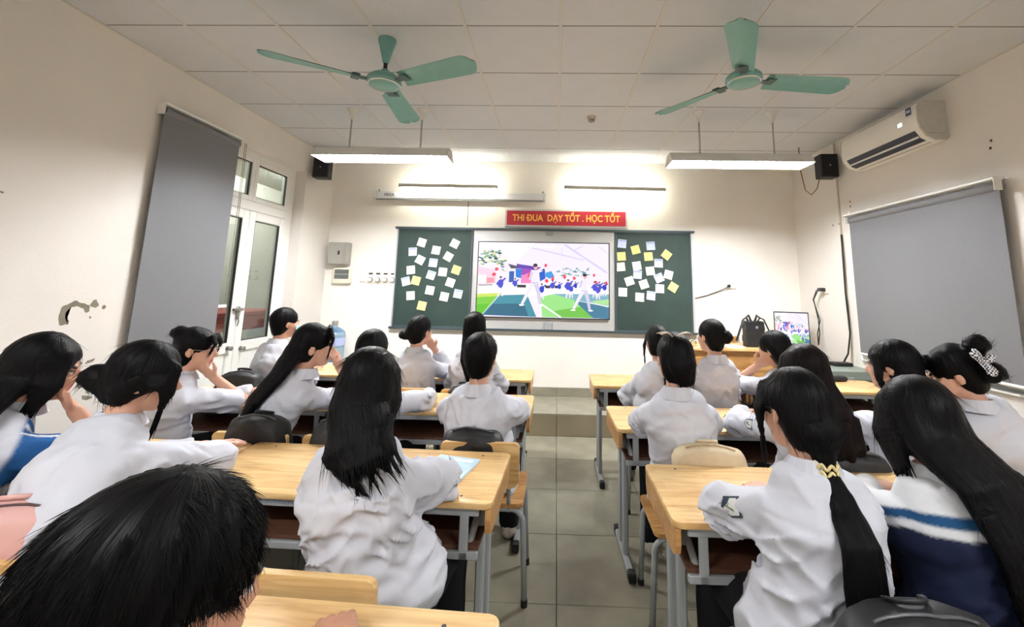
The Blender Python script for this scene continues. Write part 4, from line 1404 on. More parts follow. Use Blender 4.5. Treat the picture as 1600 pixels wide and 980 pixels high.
def hand_sdf(P, prims, s=1.0):
    d = None
    for p in prims:
        if p[0] == 'palm':
            dd = strip(P, [p[1], p[1] + (p[2] - p[1]) * 0.45, p[2]], [0.026 * s, 0.040 * s, 0.039 * s], [0.019 * s, 0.016 * s, 0.0125 * s], p[3])
        else:
            dd = cap(P, p[1], p[2], p[3], p[4])
        d = dd if d is None else smin(d, dd, 0.006)
    return d

def head_sdf(q):
    d = ell(q, (0, -0.018, 0.030), (0.073, 0.092, 0.082))
    d = smin(d, ell(q, (0, 0.030, -0.035), (0.060, 0.060, 0.072)), 0.03)
    d = smin(d, ell(q, (0, 0.052, -0.088), (0.030, 0.026, 0.022)), 0.03)
    for sx in (-1, 1):
        d = smin(d, ell(q, (sx * 0.036, 0.058, -0.028), (0.022, 0.020, 0.022)), 0.02)      # cheek
        d = smax(d, -ell(q, (sx * 0.030, 0.097, 0.002), (0.017, 0.014, 0.011)), 0.010)      # eye socket
        d = smin(d, ell(q, (sx * 0.030, 0.076, 0.001), (0.0125, 0.0115, 0.0115)), 0.003)    # eyeball
        d = smin(d, ell(q, (sx * 0.030, 0.082, 0.019), (0.020, 0.008, 0.005)), 0.010)       # brow ridge
        e = ell(q, (sx * 0.076, -0.012, -0.010), (0.008, 0.019, 0.031))                     # ear
        e = smax(e, -ell(q, (sx * 0.086, -0.006, -0.008), (0.007, 0.011, 0.019)), 0.004)
        d = smin(d, e, 0.006)
    d = smin(d, cap(q, (0, 0.084, 0.006), (0, 0.103, -0.026), 0.0075, 0.0105), 0.012)       # nose
    for sx in (-1, 1):
        d = smin(d, ell(q, (sx * 0.011, 0.094, -0.030), (0.008, 0.009, 0.006)), 0.006)
    d = smin(d, ell(q, (0, 0.082, -0.056), (0.021, 0.009, 0.0055)), 0.005)                  # lips
    d = smin(d, ell(q, (0, 0.081, -0.065), (0.018, 0.009, 0.0060)), 0.005)
    return d
def head_tint(q, base):
    c = np.tile(np.array(base, np.float32), (len(q), 1))
    def mixc(m_, col): c[m_] = np.array(srgb(col), np.float32)
    lips = (np.abs(q[:, 0]) < 0.022) & (q[:, 1] > 0.078) & (q[:, 2] < -0.051) & (q[:, 2] > -0.070)
    mixc(lips, (186, 96, 92))
    for sx in (-1, 1):
        e = ((q[:, 0] - sx * 0.030) / 0.0125) ** 2 + ((q[:, 2] - 0.001) / 0.0065) ** 2
        mixc((e < 1) & (q[:, 1] > 0.07), (232, 228, 224))
        i = ((q[:, 0] - sx * 0.030) / 0.0062) ** 2 + ((q[:, 2] - 0.001) / 0.0062) ** 2
        mixc((i < 1) & (q[:, 1] > 0.07), (24, 18, 16))
        lash = (np.abs(q[:, 0] - sx * 0.030) < 0.014) & (np.abs(q[:, 2] - 0.0085) < 0.0022) & (q[:, 1] > 0.07)
        mixc(lash, (30, 22, 20))
        br = (np.abs(q[:, 0] - sx * 0.031) < 0.020) & (np.abs(q[:, 2] - 0.022 + 0.1 * np.abs(np.abs(q[:, 0]) - 0.03)) < 0.0038) & (q[:, 1] > 0.065)
        mixc(br, (48, 36, 32))
    return c

GROOVE = 0.0032
class Hair:
    def __init__(s, fr):
        s.fr, s.pr, s.pts = fr, [], []
        s.wisps = []
    def capfn(s, top=(0.083, 0.103, 0.096), c=(0, -0.020, 0.030), face=True, low=-0.075, fcut=((0, 0.128, -0.052), (0.074, 0.085, 0.112)), tilt=0.0, back=True, ear=((0.088, 0.012, -0.052), (0.03, 0.045, 0.062))):
        fr = s.fr
        def fn(P):
            q = fr.loc(P)
            d = ell(q, c, top)
            if back:
                d = smin(d, ell(q, (0, -0.052, -0.035), np.array((0.076, 0.060, 0.085)) * (back if back is not True else 1.0)), 0.03)
            if face:
                d = smax(d, -ell(q, fcut[0], fcut[1]), 0.012)
                for sx in (-1, 1):
                    d = smax(d, -ell(q, (sx * ear[0][0], ear[0][1], ear[0][2]), ear[1]), 0.01)
            d = smax(d, low - q[:, 2] + tilt * q[:, 1], 0.012)
            ang = np.arctan2(q[:, 0], -(q[:, 1] + 0.01))
            return d, ang * 14.0 / PI, q[:, 2] * 6, None
        s.pr.append((fn, 0.0))
        s.pts += [fr.w((sx * 0.13, sy * 0.15, sz * 0.16)) for sx in (-1, 1) for sy in (-1, 1) for sz in (-1, 1)]
        return s
    def sweep(s, pts, wa, wb, side, k=0.02, wisps=0, wl=0.10, freq=10):
        pts = [np.asarray(p, float) for p in pts]
        def fn(P):
            d, u, t, D = strip(P, pts, wa, wb, side, True)
            return d, u * freq, t * 0.6, D
        s.pr.append((fn, k))
        m_ = max(max(wa), max(wb))
        for p in pts: s.pts += [p + m_ * 1.2, p - m_ * 1.2]
        if wisps: s.wisps.append((pts, wa, wb, side, wisps, wl))
        return s
    def locks(s, pts, wa, wb, side, n, rng, spread=0.05, ext=0.05, w=0.020):
        """separate tapering locks fanned over a sweep, uneven ends"""
        pts = [np.asarray(p, float) for p in pts]
        sd_ = side if isinstance(side, list) else [side] * (len(pts) - 1)
        for k in range(n):
            u = -1 + 2 * (k + 0.5) / n + rng.uniform(-0.1, 0.1)
            v = rng.uniform(-0.5, 0.5)
            e = rng.uniform(-0.6, 1.0) * ext
            P_k = []
            for i, p in enumerate(pts):
                t = i / (len(pts) - 1)
                ax = nrm(pts[min(i + 1, len(pts) - 1)] - pts[max(i - 1, 0)])
                sv = np.asarray(sd_[min(i, len(sd_) - 1)], float)
                sv = nrm(sv - ax * (sv @ ax))
                dv = np.cross(ax, sv)
                P_k.append(p + sv * u * wa[i] * 0.92 + dv * v * wb[i] + sv * rng.uniform(-1, 1) * spread * 0.3 * t)
            P_k.append(P_k[-1] + nrm(P_k[-1] - P_k[-2]) * (0.05 + e) + nrm(np.asarray(sd_[-1], float)) * rng.uniform(-1, 1) * 0.012)
            m_ = len(P_k)
            ws = [w * (1 - 0.15 * i / m_) for i in range(m_ - 1)] + [0.005]
            ds = [w * 0.7 * (1 - 0.2 * i / m_) for i in range(m_ - 1)] + [0.004]
            s.sweep(P_k, ws, ds, sd_[-1], k=0.006, freq=4, wisps=5, wl=0.05)
        return s
    def ball(s, c, r, k=0.012, R=None):
        c = np.asarray(c, float)
        R = np.eye(3) if R is None else R
        def fn(P):
            q = (P - c) @ R
            d = ell(q, (0, 0, 0), r)
            sp = np.arctan2(q[:, 2], q[:, 0]) * 2.2 + np.linalg.norm(q, axis=1) * 90
            d = d - 0.0022 * np.sin(sp * 2)
            return d, sp * 1.5, q[:, 1] * 30, None
        s.pr.append((fn, k))
        s.pts += [c + max(r) * 1.2, c - max(r) * 1.2]
        return s
    def eval(s, P, full=False):
        best = None
        for fn, k in s.pr:
            d, u, t, D = fn(P)
            if D is None:
                q = s.fr.loc(P)
                v = q - A(0, -0.04, 0.12)
                D = v @ s.fr.M.T
            if best is None:
                best, U_, T_, D_ = d, u, t, D.copy()
            else:
                m_ = d < best
                U_ = np.where(m_, u, U_); T_ = np.where(m_, t, T_)
                D_ = np.where(m_[:, None], D, D_)
                best = smin(best, d, k)
        gr = vnoise(np.stack([U_ * 2.1, T_ * 1.2, np.zeros_like(U_) + 3.3], 1)) * GROOVE
        d = best + gr
        return (d, U_, T_, D_) if full else d
    def build(s, parent, m, h, rng, fuzz=0, flen=0.05, fr_=0.0009, lift=0.04, jit=0.05, droop=0.3):
        pts = np.array(s.pts)
        V, F = surf(s.eval, pts.min(0), pts.max(0), h)
        _, U_, T_, D_ = s.eval(V, True)
        N = vnormals(V, F)
        ex_v, ex_f = [np.zeros((0, 3))], [np.zeros((0, 3), int)]
        cnt = 0
        if fuzz:
            Dt = D_ - N * (D_ * N).sum(1)[:, None]
            okv = np.flatnonzero(np.linalg.norm(Dt, axis=1) > 0.035)
            i = okv[rng.integers(0, len(okv), fuzz)]
            D = D_[i] - N[i] * (D_[i] * N[i]).sum(1)[:, None]
            D /= np.linalg.norm(D, axis=1)[:, None] + 1e-9
            v, f = strand_tris(V[i], D, N[i], flen, fr_, rng, lift=lift, jit=jit, droop=droop)
            ex_v.append(v); ex_f.append(f + cnt); cnt += len(v)
        for pts_, wa, wb, side, nw, wl in s.wisps:
            e, p = pts_[-1], pts_[-2]
            dr = nrm(e - p)
            sd = nrm(np.asarray(side[-1] if isinstance(side, list) else side, float) - dr * (np.asarray(side[-1] if isinstance(side, list) else side, float) @ dr))
            dp = np.cross(dr, sd)
            u, v_ = rng.uniform(-1, 1, nw), rng.uniform(-0.9, 0.9, nw)
            t = rng.uniform(-0.35, 0.0, nw)
            P0 = e + np.outer(u * wa[-1] * 1.02, sd) + np.outer(v_ * wb[-1] * np.sqrt(np.maximum(0, 1 - u * u)), dp) + np.outer(t * np.linalg.norm(e - p), dr)
            v, f = strand_tris(P0, np.tile(dr, (nw, 1)), np.tile(-dp * 0.0, (nw, 1)), wl, 0.0034, rng, segs=4, droop=0.12, lift=0, jit=0.035)
            ex_v.append(v); ex_f.append(f + cnt); cnt += len(v)
        me = raw_mesh('hair', V, F, strand=np.stack([U_ * 3.0, T_ * 1.5, np.zeros_like(U_)], 1), extra=(np.concatenate(ex_v), np.concatenate(ex_f)))
        return obj_raw('hair', me, m, parent)

def obj_raw(name, me, m, parent):
    o = bpy.data.objects.new(name, me)
    COL.objects.link(o)
    me.materials.append(m)
    if parent is not None:
        o.parent = parent
        o.matrix_parent_inverse = parent.matrix_basis.inverted()
    return o

PEOPLE = {}
def person(key, label, head, hy=0, hp=0, hr=0, hips=(0, 0), ty=0, lean=0.0, s=1.0, armL=None, armR=None, sleeve=('long', 'long'),
           res=0.0085, cres=0.011, tint_fn=None, hem=0.47, seed=1, bulk=1.0, neck=None, wrk=1.0, skin=SKIN, hipz=0.535, shoes=False, shdrop=0.0, sh_w=0.118, flare=1.0):
    rng = np.random.default_rng(seed)
    fr = Frame(head, hy, hp, hr)
    HP = A(hips[0], hips[1], hipz)
    root = thing('person', label, 'person', (hips[0], hips[1], 0), 0, 'students watching the screen')
    c_, s_ = math.cos(math.radians(ty)), math.sin(math.radians(ty))
    rt, fw = A(c_, s_, 0), A(-s_, c_, 0)
    NB = A(*neck) if neck is not None else fr.w((0, -0.035, -0.075)) + A(0, 0, -0.095) - fw * 0.025
    up = nrm(NB - HP)
    mid = HP * 0.55 + NB * 0.45 - fw * (0.035 + lean)
    bq = lambda t: (1 - t) ** 2 * HP + 2 * t * (1 - t) * (2 * mid - 0.5 * HP - 0.5 * NB) + t * t * NB
    sp = [bq(t) for t in (0, 0.25, 0.5, 0.75, 0.92)] + [NB + up * 0.0]
    SR = NB + rt * sh_w * s - up * (0.088 + shdrop)
    SL = NB - rt * sh_w * s - up * (0.088 + shdrop)
    arms = {}
    for nm, S, arm, sg in (('R', SR, armR, 1), ('L', SL, armL, -1)):
        if arm is None:
            W = S + fw * 0.34 - rt * sg * 0.10
            W[2] = DZ + 0.035
            arm = dict(w=W, d=fw * 0.7 - rt * sg * 0.8, n=(0, 0, -1), pole=rt * sg * 0.8 - fw * 0.2 + A(0, 0, -0.6), curl=0.14)
        W = np.asarray(arm['w'], float)
        E = np.asarray(arm['e'], float) if 'e' in arm else ik(S, W, 0.275 * s, 0.235 * s, arm.get('pole', rt * sg - A(0, 0, 0.6)))
        hd = arm.get('d', W - E)
        arms[nm] = dict(S=S, E=E, W=W, hand=hand_prims(W, hd, arm.get('n', (0, 0, -1)), arm.get('th', -rt * sg), arm.get('curl', 0.3), 0.95 * s))
    # legs
    legs = []
    for sg in (1, -1):
        hj = HP + rt * sg * 0.085 - A(0, 0, 0.02)
        kn = HP + fw * 0.40 + rt * sg * 0.11
        kn[2] = 0.50
        an = kn + fw * 0.02
        an[2] = 0.085
        legs.append((hj, kn, an, fw))
    # ---- body: one continuous skin mesh
    def body(P):
        q = fr.loc(P)
        d = head_sdf(q)
        d = smin(d, cap(P, fr.w((0, -0.025, -0.055)), NB - up * 0.01 + fw * 0.008, 0.045 * s, 0.050 * s), 0.022)
        d = smin(d, strip(P, sp[:5] + [NB - up * 0.03], [0.13, 0.11, 0.115, 0.125, 0.10, 0.055], [0.085, 0.08, 0.08, 0.085, 0.065, 0.05], rt), 0.02)
        for a in arms.values():
            d = smin(d, cap(P, a['S'], a['E'], 0.041 * s, 0.035 * s), 0.02)
            d = smin(d, cap(P, a['E'], a['W'], 0.035 * s, 0.025 * s), 0.012)
            d = smin(d, hand_sdf(P, a['hand'], 0.95 * s), 0.012)
        for hj, kn, an, f_ in legs:
            d = smin(d, cap(P, hj, kn, 0.070, 0.05), 0.02)
            d = smin(d, cap(P, kn, an, 0.05, 0.034), 0.015)
            d = smin(d, cap(P, an + A(0, 0, -0.03), an + f_ * 0.13 + A(0, 0, -0.05), 0.034, 0.026), 0.02)
        return d
    allp = [fr.w((sx * 0.1, sy * 0.12, sz * 0.13)) for sx in (-1, 1) for sy in (-1, 1) for sz in (-1, 1)]
    for a in arms.values():
        allp += [a['W'] + 0.14, a['W'] - 0.14, a['E'] + 0.06, a['E'] - 0.06, a['S'] + 0.06, a['S'] - 0.06]
        allp += [p[2] + 0.02 for p in a['hand']] + [p[2] - 0.02 for p in a['hand']]
    for hj, kn, an, f_ in legs:
        allp += [hj + 0.09, hj - 0.09, kn + 0.07, kn - 0.07, A(an[0] + 0.06, an[1] + 0.06, 0.0), an + f_ * 0.17]
    allp += [HP + 0.18, HP - 0.18]
    allp = np.array(allp)
    lo, hi = allp.min(0), allp.max(0)
    lo[2] = max(lo[2], 0.0)
    V, F = surf(body, lo, hi, res)
    q = fr.loc(V)
    tint = np.tile(np.array(skin, np.float32), (len(V), 1))
    hm_ = np.linalg.norm(q, axis=1) < 0.14
    tint[hm_] = head_tint(q[hm_], skin)
    obj_raw('body', raw_mesh('body', V, F, tint), M_skin, root)
    # ---- shirt
    wa = np.array([0.168, 0.148, 0.146, 0.152, 0.128, 0.070]) * bulk
    wb = np.array([0.130, 0.112, 0.108, 0.110, 0.086, 0.062]) * bulk
    base = sp[0] - up * 0.0 + A(0, 0, hem - HP[2]) - fw * 0.01
    tor_p = [base] + sp
    wa[0] *= flare; wb[0] *= flare; wa[1] *= (1 + flare) / 2
    tor_a = np.concatenate([[wa[0] * 1.04], wa]); tor_b = np.concatenate([[wb[0] * 1.08], wb])
    ends = {}
    for (nm, a), sl in zip((('L', arms['L']), ('R', arms['R'])), sleeve):
        if sl == 'long': ends[nm] = (a['E'], a['E'] + (a['W'] - a['E']) * 0.80)
        elif sl == 'mid': ends[nm] = (a['E'], a['E'] + (a['W'] - a['E']) * 0.22)
        else: ends[nm] = (a['S'] + (a['E'] - a['S']) * 0.55, a['S'] + (a['E'] - a['S']) * 0.92)
    sd0 = seed * 7.31
    TL = np.linalg.norm(NB - HP)
    def shirt(P):
        d = strip(P, tor_p, tor_a, tor_b, rt)
        fold_amp = np.full(len(P), 0.0105)
        for nm, a in arms.items():
            e1, e2 = ends[nm]
            sh = a['S'] - up * 0.012
            g_ = cap(P, sh, e1, 0.053 * bulk, 0.052 * bulk)
            dr = nrm(e2 - e1)
            if np.linalg.norm(e1 - a['E']) > 1e-3:      # short sleeve
                g_ = cap(P, sh, e2, 0.056 * bulk, 0.058 * bulk)
                g_ = smax(g_, (P - e2) @ dr - 0.012, 0.006)
            else:
                f_ = smax(cap(P, e1, e2, 0.052 * bulk, 0.041 * bulk), (P - e2) @ dr - 0.012, 0.006)
                g_ = smin(g_, f_, 0.015)
            seam = np.exp(-(((d - g_)) / 0.010) ** 2) * (np.linalg.norm(P - a['S'], axis=1) < 0.16)
            d = smin(d, g_, 0.030) + 0.0035 * seam
            fold_amp += 0.0075 * np.exp(-((np.linalg.norm(P - a['E'], axis=1) / 0.12) ** 2))
            fold_amp += 0.0035 * np.exp(-((np.linalg.norm(P - (a['S'] - up * 0.13), axis=1) / 0.10) ** 2))
        hz = (P - HP) @ up
        fold_amp += 0.0060 * np.exp(-((hz - 0.08) / 0.14) ** 2)
        fold_amp *= np.clip(1.15 - (hz - 0.32) * 2.2, 0.55, 1.0) * wrk
        # hem and neck
        d = smax(d, hem - 0.012 - P[:, 2] + 0.010 * np.sin(P @ rt * 26 + sd0), 0.01)
        d = smax(d, (P - NB) @ up - 0.022, 0.012)
        # wrinkles: warped ridges, slanting from the shoulder blade to the waist
        w = vnoise(P * 6.0 + sd0) * 0.9
        x, z = P @ rt, P @ up
        sg = np.sign((P - HP) @ rt)
        Rg = np.stack([(x * 5.0 + w), (P @ fw) * 6.0, (z * 15.0 + sg * x * 15.0 + w * 2.4)], 1) + sd0
        r1 = 1 - np.abs(vnoise(Rg)) * 2.0
        R2 = np.stack([x * 10.0 - z * 9 + w, (P @ fw) * 9.0, z * 22.0 + x * 12 + w * 3.0], 1) + sd0 * 1.7
        r2 = 1 - np.abs(vnoise(R2)) * 2.0
        yk = np.exp(-((hz - 0.80 * TL) / 0.005) ** 2) * ((P - NB) @ fw < 0)
        r1 = np.sign(r1) * np.abs(r1) ** 1.5
        return d + 0.0030 * yk - fold_amp * (0.85 * r1 + 0.62 * r2 * np.clip(fold_amp / 0.010, 0, 1))
    pp = [p + 0.24 for p in tor_p] + [p - 0.24 for p in tor_p]
    for nm, a in arms.items():
        pp += [ends[nm][1] + 0.09, ends[nm][1] - 0.09, ends[nm][0] + 0.1, ends[nm][0] - 0.1]
    pp = np.array(pp)
    lo, hi = pp.min(0), pp.max(0)
    lo[2] = max(lo[2], hem - 0.06)
    hi[2] = min(hi[2], max(NB[2] + 0.06, max(ends['L'][1][2], ends['R'][1][2], ends['L'][0][2], ends['R'][0][2]) + 0.1))
    V, F = surf(shirt, lo, hi, cres)
    t = (V - HP) @ up / (np.linalg.norm(NB - HP))
    tint = np.tile(np.array(WHITE_C, np.float32), (len(V), 1))
    info = dict(V=V, t=t, rt=rt, fw=fw, up=up, NB=NB, HP=HP, arms=arms, ends=ends, fr=fr, root=root, rng=rng, shirt=shirt, h=cres)
    if tint_fn is not None:
        tint = tint_fn(info, tint)
    sh_o = obj_raw('shirt', raw_mesh('shirt', V, F, tint), M_cloth, root)
    info['shirt_obj'] = sh_o
    # collar: folded ring round the neck
    cl = MB()
    n = 22
    ring = []
    for k in range(n + 1):
        a = -0.5 * PI + 2 * PI * (k / n) * 0.94 + 0.06 * PI
        a2 = a + PI                                      # opening at the front
        dirv = rt * math.cos(a) + fw * math.sin(a)
        dirv = rt * math.sin(2 * PI * (k / n - 0.5) * 0.95) - fw * math.cos(2 * PI * (k / n - 0.5) * 0.95)
        back = -math.cos(2 * PI * (k / n - 0.5) * 0.95)
        c0 = NB + up * 0.012 + fw * 0.008
        hgt = 0.040 - 0.012 * (0.5 + 0.5 * (dirv @ fw))
        ring.append((c0 + dirv * 0.055 * s - A(0, 0, 0.004), c0 + dirv * 0.053 * s + up * hgt, c0 + dirv * 0.058 * s + up * (hgt + 0.004), c0 + dirv * 0.088 * s - up * 0.004 - A(0, 0, 0.010)))
    vs, fs = [], []
    for r_ in ring: vs += [tuple(v) for v in r_]
    for k in range(n):
        for j in range(3):
            i = k * 4 + j
            fs.append((i, i + 4, i + 5, i + 1))
    cl.add(vs, fs)
    me = cl.mesh('collar')
    at = me.color_attributes.new('tint', 'FLOAT_COLOR', 'POINT')
    cc = tint[np.argmin(np.linalg.norm(V - NB, axis=1))]
    at.data.foreach_set('color', np.tile(cc, (len(me.vertices), 1)).astype(np.float32).ravel())
    o = obj_raw('collar', me, M_cloth, root)
    md = o.modifiers.new('solid', 'SOLIDIFY')
    md.thickness = 0.003
    # ---- trousers
    def trou(P):
        d = strip(P, [HP - A(0, 0, 0.02), HP + A(0, 0, 0.05)], [0.148, 0.118], [0.108, 0.08], rt)
        for hj, kn, an, f_ in legs:
            d = smin(d, cap(P, hj, kn, 0.090, 0.068), 0.03)
            d = smin(d, cap(P, kn, an + A(0, 0, 0.0), 0.068, 0.058), 0.015)
        d = smax(d, 0.07 - P[:, 2], 0.006)
        return d - 0.004 * vnoise(P * 14 + sd0)
    lp = np.array([p for l in legs for p in (l[0] + 0.11, l[0] - 0.11, l[1] + 0.08, l[1] - 0.08, l[2] + 0.07, l[2] - 0.07)] + [HP + 0.17, HP - 0.17])
    lo, hi = lp.min(0), lp.max(0)
    lo[2] = 0.05
    V2, F2 = surf(trou, lo, hi, 0.014)
    obj_raw('trousers', raw_mesh('trousers', V2, F2), M_trou, root)
    for hj, kn, an, f_ in legs:
        def shoe(P):
            d = strip(P, [an + A(0, 0, -0.035) - f_ * 0.02, an + f_ * 0.07 + A(0, 0, -0.045), an + f_ * 0.16 + A(0, 0, -0.052)], [0.042, 0.046, 0.036], [0.05, 0.042, 0.028], rt)
            d = smin(d, cap(P, an + A(0, 0, 0.01), an + A(0, 0, -0.04), 0.043, 0.043), 0.015)
            d = smax(d, P[:, 2] - 0.105, 0.004)
            return smax(d, 0.002 - P[:, 2], 0.004)
        V3, F3 = surf(shoe, A(*(an - 0.1)) * A(1, 1, 0), A(*(an + f_ * 0.2 + 0.07)) if f_[1] > 0 else an + 0.25, 0.010)
        obj_raw('shoe', raw_mesh('shoe', V3, F3), M_shoe, root)
    info['s'] = s
    PEOPLE[key] = info
    return info
def drape(info, pts, wb, start=2):
    out = []
    for k, p in enumerate(pts):
        p = np.asarray(p, float)
        if k >= start:
            for _ in range(60):
                if info['shirt'](p[None])[0] >= wb[k] * 0.55 + 0.004: break
                p = p - info['fw'] * 0.006
        out.append(p)
    return out
def finish_hair(h, info, m=None, res=0.008, **kw):
    return h.build(info['root'], m or M_hair, res, info['rng'], **kw)
def child(mb, name, m, info, smooth='auto', w=True):
    o = mb.build(name, m, None, smooth=smooth)
    o.parent = info['root']
    o.matrix_parent_inverse = info['root'].matrix_basis.inverted()
    return o
def on_shirt(info, P0, d):
    """walk a point to the shirt surface along d"""
    P = np.asarray(P0, float)
    for _ in range(40):
        v = info['shirt'](P[None])[0]
        if abs(v) < 0.0005: break
        P = P + d * v * (-0.6)
    return P
# ------------------------------------------------------------------ the students
def chin(head, hy, hp, hr, elbow, spot=(0.03, 0.085, -0.085), curl=0.9, back=0.075, th=None):
    fr = Frame(head, hy, hp, hr)
    tg = fr.w(spot)
    e = A(*elbow)
    d = nrm(tg - e)
    w = tg - d * back
    n = fr.c - tg
    return dict(e=e, w=w, d=d, n=n, curl=curl, th=th if th is not None else A(0, 0, 1))
def rest(w, d=(0, 1, 0), e=None, curl=0.14, pole=None, th=None):
    r = dict(w=A(*w), d=A(*d), n=(0, 0, -1), curl=curl)
    if e is not None: r['e'] = A(*e)
    if pole is not None: r['pole'] = A(*pole)
    if th is not None: r['th'] = A(*th)
    return r
def R2(fr): return fr.M
def glasses(info, m=None):
    fr = info['fr']
    g_ = MB()
    for sx in (-1, 1):
        g_.tube([fr.w((sx * 0.032 + 0.022 * math.cos(a), 0.096, 0.000 + 0.017 * math.sin(a))) for a in np.linspace(0, 2 * PI, 17)], 0.0013, 5)
        g_.tube([fr.w((sx * 0.054, 0.095, 0.004)), fr.w((sx * 0.074, 0.06, 0.005)), fr.w((sx * 0.080, -0.01, 0.006)), fr.w((sx * 0.078, -0.03, -0.012))], 0.0013, 5)
    g_.tube([fr.w((-0.010, 0.097, 0.003)), fr.w((0.010, 0.097, 0.003))], 0.0013, 5)
    child(g_, 'glasses', m or mat('glasses_frame', (60, 52, 50), 0.3, metal=0.6), info, smooth=True)
def badge(info, arm, t, side, size=0.045):
    """school shield sewn on the sleeve"""
    a = info['arms'][arm]
    p = a['S'] + (a['E'] - a['S']) * t
    ax = nrm(a['E'] - a['S'])
    d = np.asarray(side, float)
    d = nrm(d - ax * (d @ ax))
    s0 = on_shirt(info, p + d * 0.075, d)
    sd = np.cross(ax, d)
    poly = [(-0.5, -0.6), (0.5, -0.6), (0.5, 0.25), (0.0, 0.62), (-0.5, 0.25)]
    def put(poly, k, off, name, col):
        mb = MB()
        vs = []
        for x, y in poly:
            q = s0 + sd * x * size * k + ax * y * size * k
            q = on_shirt(info, q, d) + d * off
            vs.append(tuple(q))
        c = on_shirt(info, s0, d) + d * (off + 0.0005)
        vs.append(tuple(c))
        n = len(poly)
        mb.add(vs, [(i, (i + 1) % n, n) for i in range(n)])
        return child(mb, name, col, info, smooth=True)
    put(poly, 1.0, 0.0035, 'sleeve_badge', mat('badge_navy', (58, 70, 84), 0.7))
    put(poly, 0.80, 0.0050, 'badge_face', mat('badge_white', (226, 228, 226), 0.7))
    put([(-0.28, -0.3), (-0.12, -0.3), (0.05, 0.1), (0.2, -0.05), (0.28, 0.08), (0.02, 0.35)], 0.9, 0.0064, 'badge_mark', mat('badge_mark', (120, 132, 96), 0.7))

# --- front row, left block
h_ = (-2.184, 3.55, 1.168)
p = person('A', 'person in a white shirt in the front row, nearest the glazed door', h_, hy=-38, hips=(-2.22, 3.50), ty=-12, seed=1, res=0.010, cres=0.013)
hr = Hair(p['fr']).capfn(top=(0.084, 0.102, 0.098), low=-0.100, tilt=0.55, back=0.86, ear=((0.092, 0.030, -0.045), (0.036, 0.055, 0.075)))
finish_hair(hr, p, res=0.009, fuzz=700, flen=0.03, lift=0.25)
mk = MB()
fr = p['fr']
gr = []
for k in range(7):
    a = -1.25 + 2.5 * k / 6
    gr += [fr.w((0.072 * math.sin(a), 0.022 + 0.078 * math.cos(a), -0.020)), fr.w((0.076 * math.sin(a), 0.026 + 0.086 * math.cos(a), -0.055)), fr.w((0.060 * math.sin(a), 0.020 + 0.068 * math.cos(a), -0.112))]
mk.add(gr, [(k * 3 + j, k * 3 + 3 + j, k * 3 + 4 + j, k * 3 + 1 + j) for k in range(6) for j in range(2)])
child(mk, 'face_mask', mat('mask_teal', (150, 196, 204), 0.8), p, smooth=True)

h_ = (-1.068, 3.50, 1.136)
p = person('B', 'person in a white shirt, hand to face, front row before left chalkboard', h_, hy=-22, hr=4, hips=(-1.06, 3.50), ty=0, seed=2, res=0.010, cres=0.013,
           armR=chin(h_, -22, 0, 4, (-0.86, 3.72, 0.785)))
fr = p['fr']
hr = Hair(fr).capfn(low=-0.115, back=0.85).ball(fr.w((-0.062, -0.112, -0.030)), (0.040, 0.036, 0.036), 0.004).sweep([fr.w((0, -0.08, 0.03)), fr.w((-0.035, -0.10, -0.03))], [0.06, 0.035], [0.035, 0.03], fr.wd((1, 0, 0)))
finish_hair(hr, p, res=0.009, fuzz=120, flen=0.05)

h_ = (-0.628, 3.45, 1.174)
p = person('C', 'person in a white shirt in the front left row, nearest the television', h_, hy=8, hips=(-0.62, 3.50), ty=0, seed=3, res=0.010, cres=0.013)
fr = p['fr']
hr = Hair(fr).capfn(low=-0.12).sweep(drape(p, [fr.w((0, -0.05, 0.05)), fr.w((0, -0.075, -0.06)), A(-0.61, 3.34, 0.96), A(-0.59, 3.335, 0.79)], [0.06, 0.045, 0.03, 0.018]), [0.082, 0.088, 0.085, 0.05], [0.06, 0.045, 0.03, 0.018], (1, 0, 0), wisps=60)
finish_hair(hr, p, res=0.009, fuzz=120, flen=0.07)

# --- second row, left block
h_ = (-2.116, 2.60, 1.090)
p = person('D', 'person with pale glasses resting the chin on one hand, beside the grey blind', h_, hy=-68, hp=-6, hips=(-2.14, 2.50), ty=-34, seed=4, res=0.0075, cres=0.0105, sleeve=('long', 'short'),
           armR=chin(h_, -68, -6, 0, (-1.90, 2.72, 0.785), spot=(0.02, 0.075, -0.115), curl=0.8, back=0.065), armL=rest((-1.95, 2.93, 0.785), (0.6, 0.4, 0)))
fr = p['fr']
hr = Hair(fr).capfn(low=-0.110).ball(fr.w((0, -0.105, 0.085)), (0.048, 0.040, 0.042)).sweep([fr.w((0, -0.03, 0.095)), fr.w((0, -0.09, 0.075))], [0.05, 0.032], [0.03, 0.026], fr.wd((1, 0, 0)))
hr.sweep([fr.w((0.035, 0.075, 0.085)), fr.w((0.052, 0.098, 0.045)), fr.w((0.060, 0.090, 0.012))], [0.030, 0.022, 0.012], [0.012, 0.008, 0.006], fr.wd((1, 0, 0)), wisps=14, wl=0.05)
hr.sweep([fr.w((-0.035, 0.075, 0.085)), fr.w((-0.052, 0.098, 0.045)), fr.w((-0.060, 0.090, 0.012))], [0.030, 0.022, 0.012], [0.012, 0.008, 0.006], fr.wd((1, 0, 0)), wisps=14, wl=0.05)
finish_hair(hr, p, fuzz=260, flen=0.05)
glasses(p, mat('glasses_pale', (190, 176, 170), 0.3, metal=0.4))

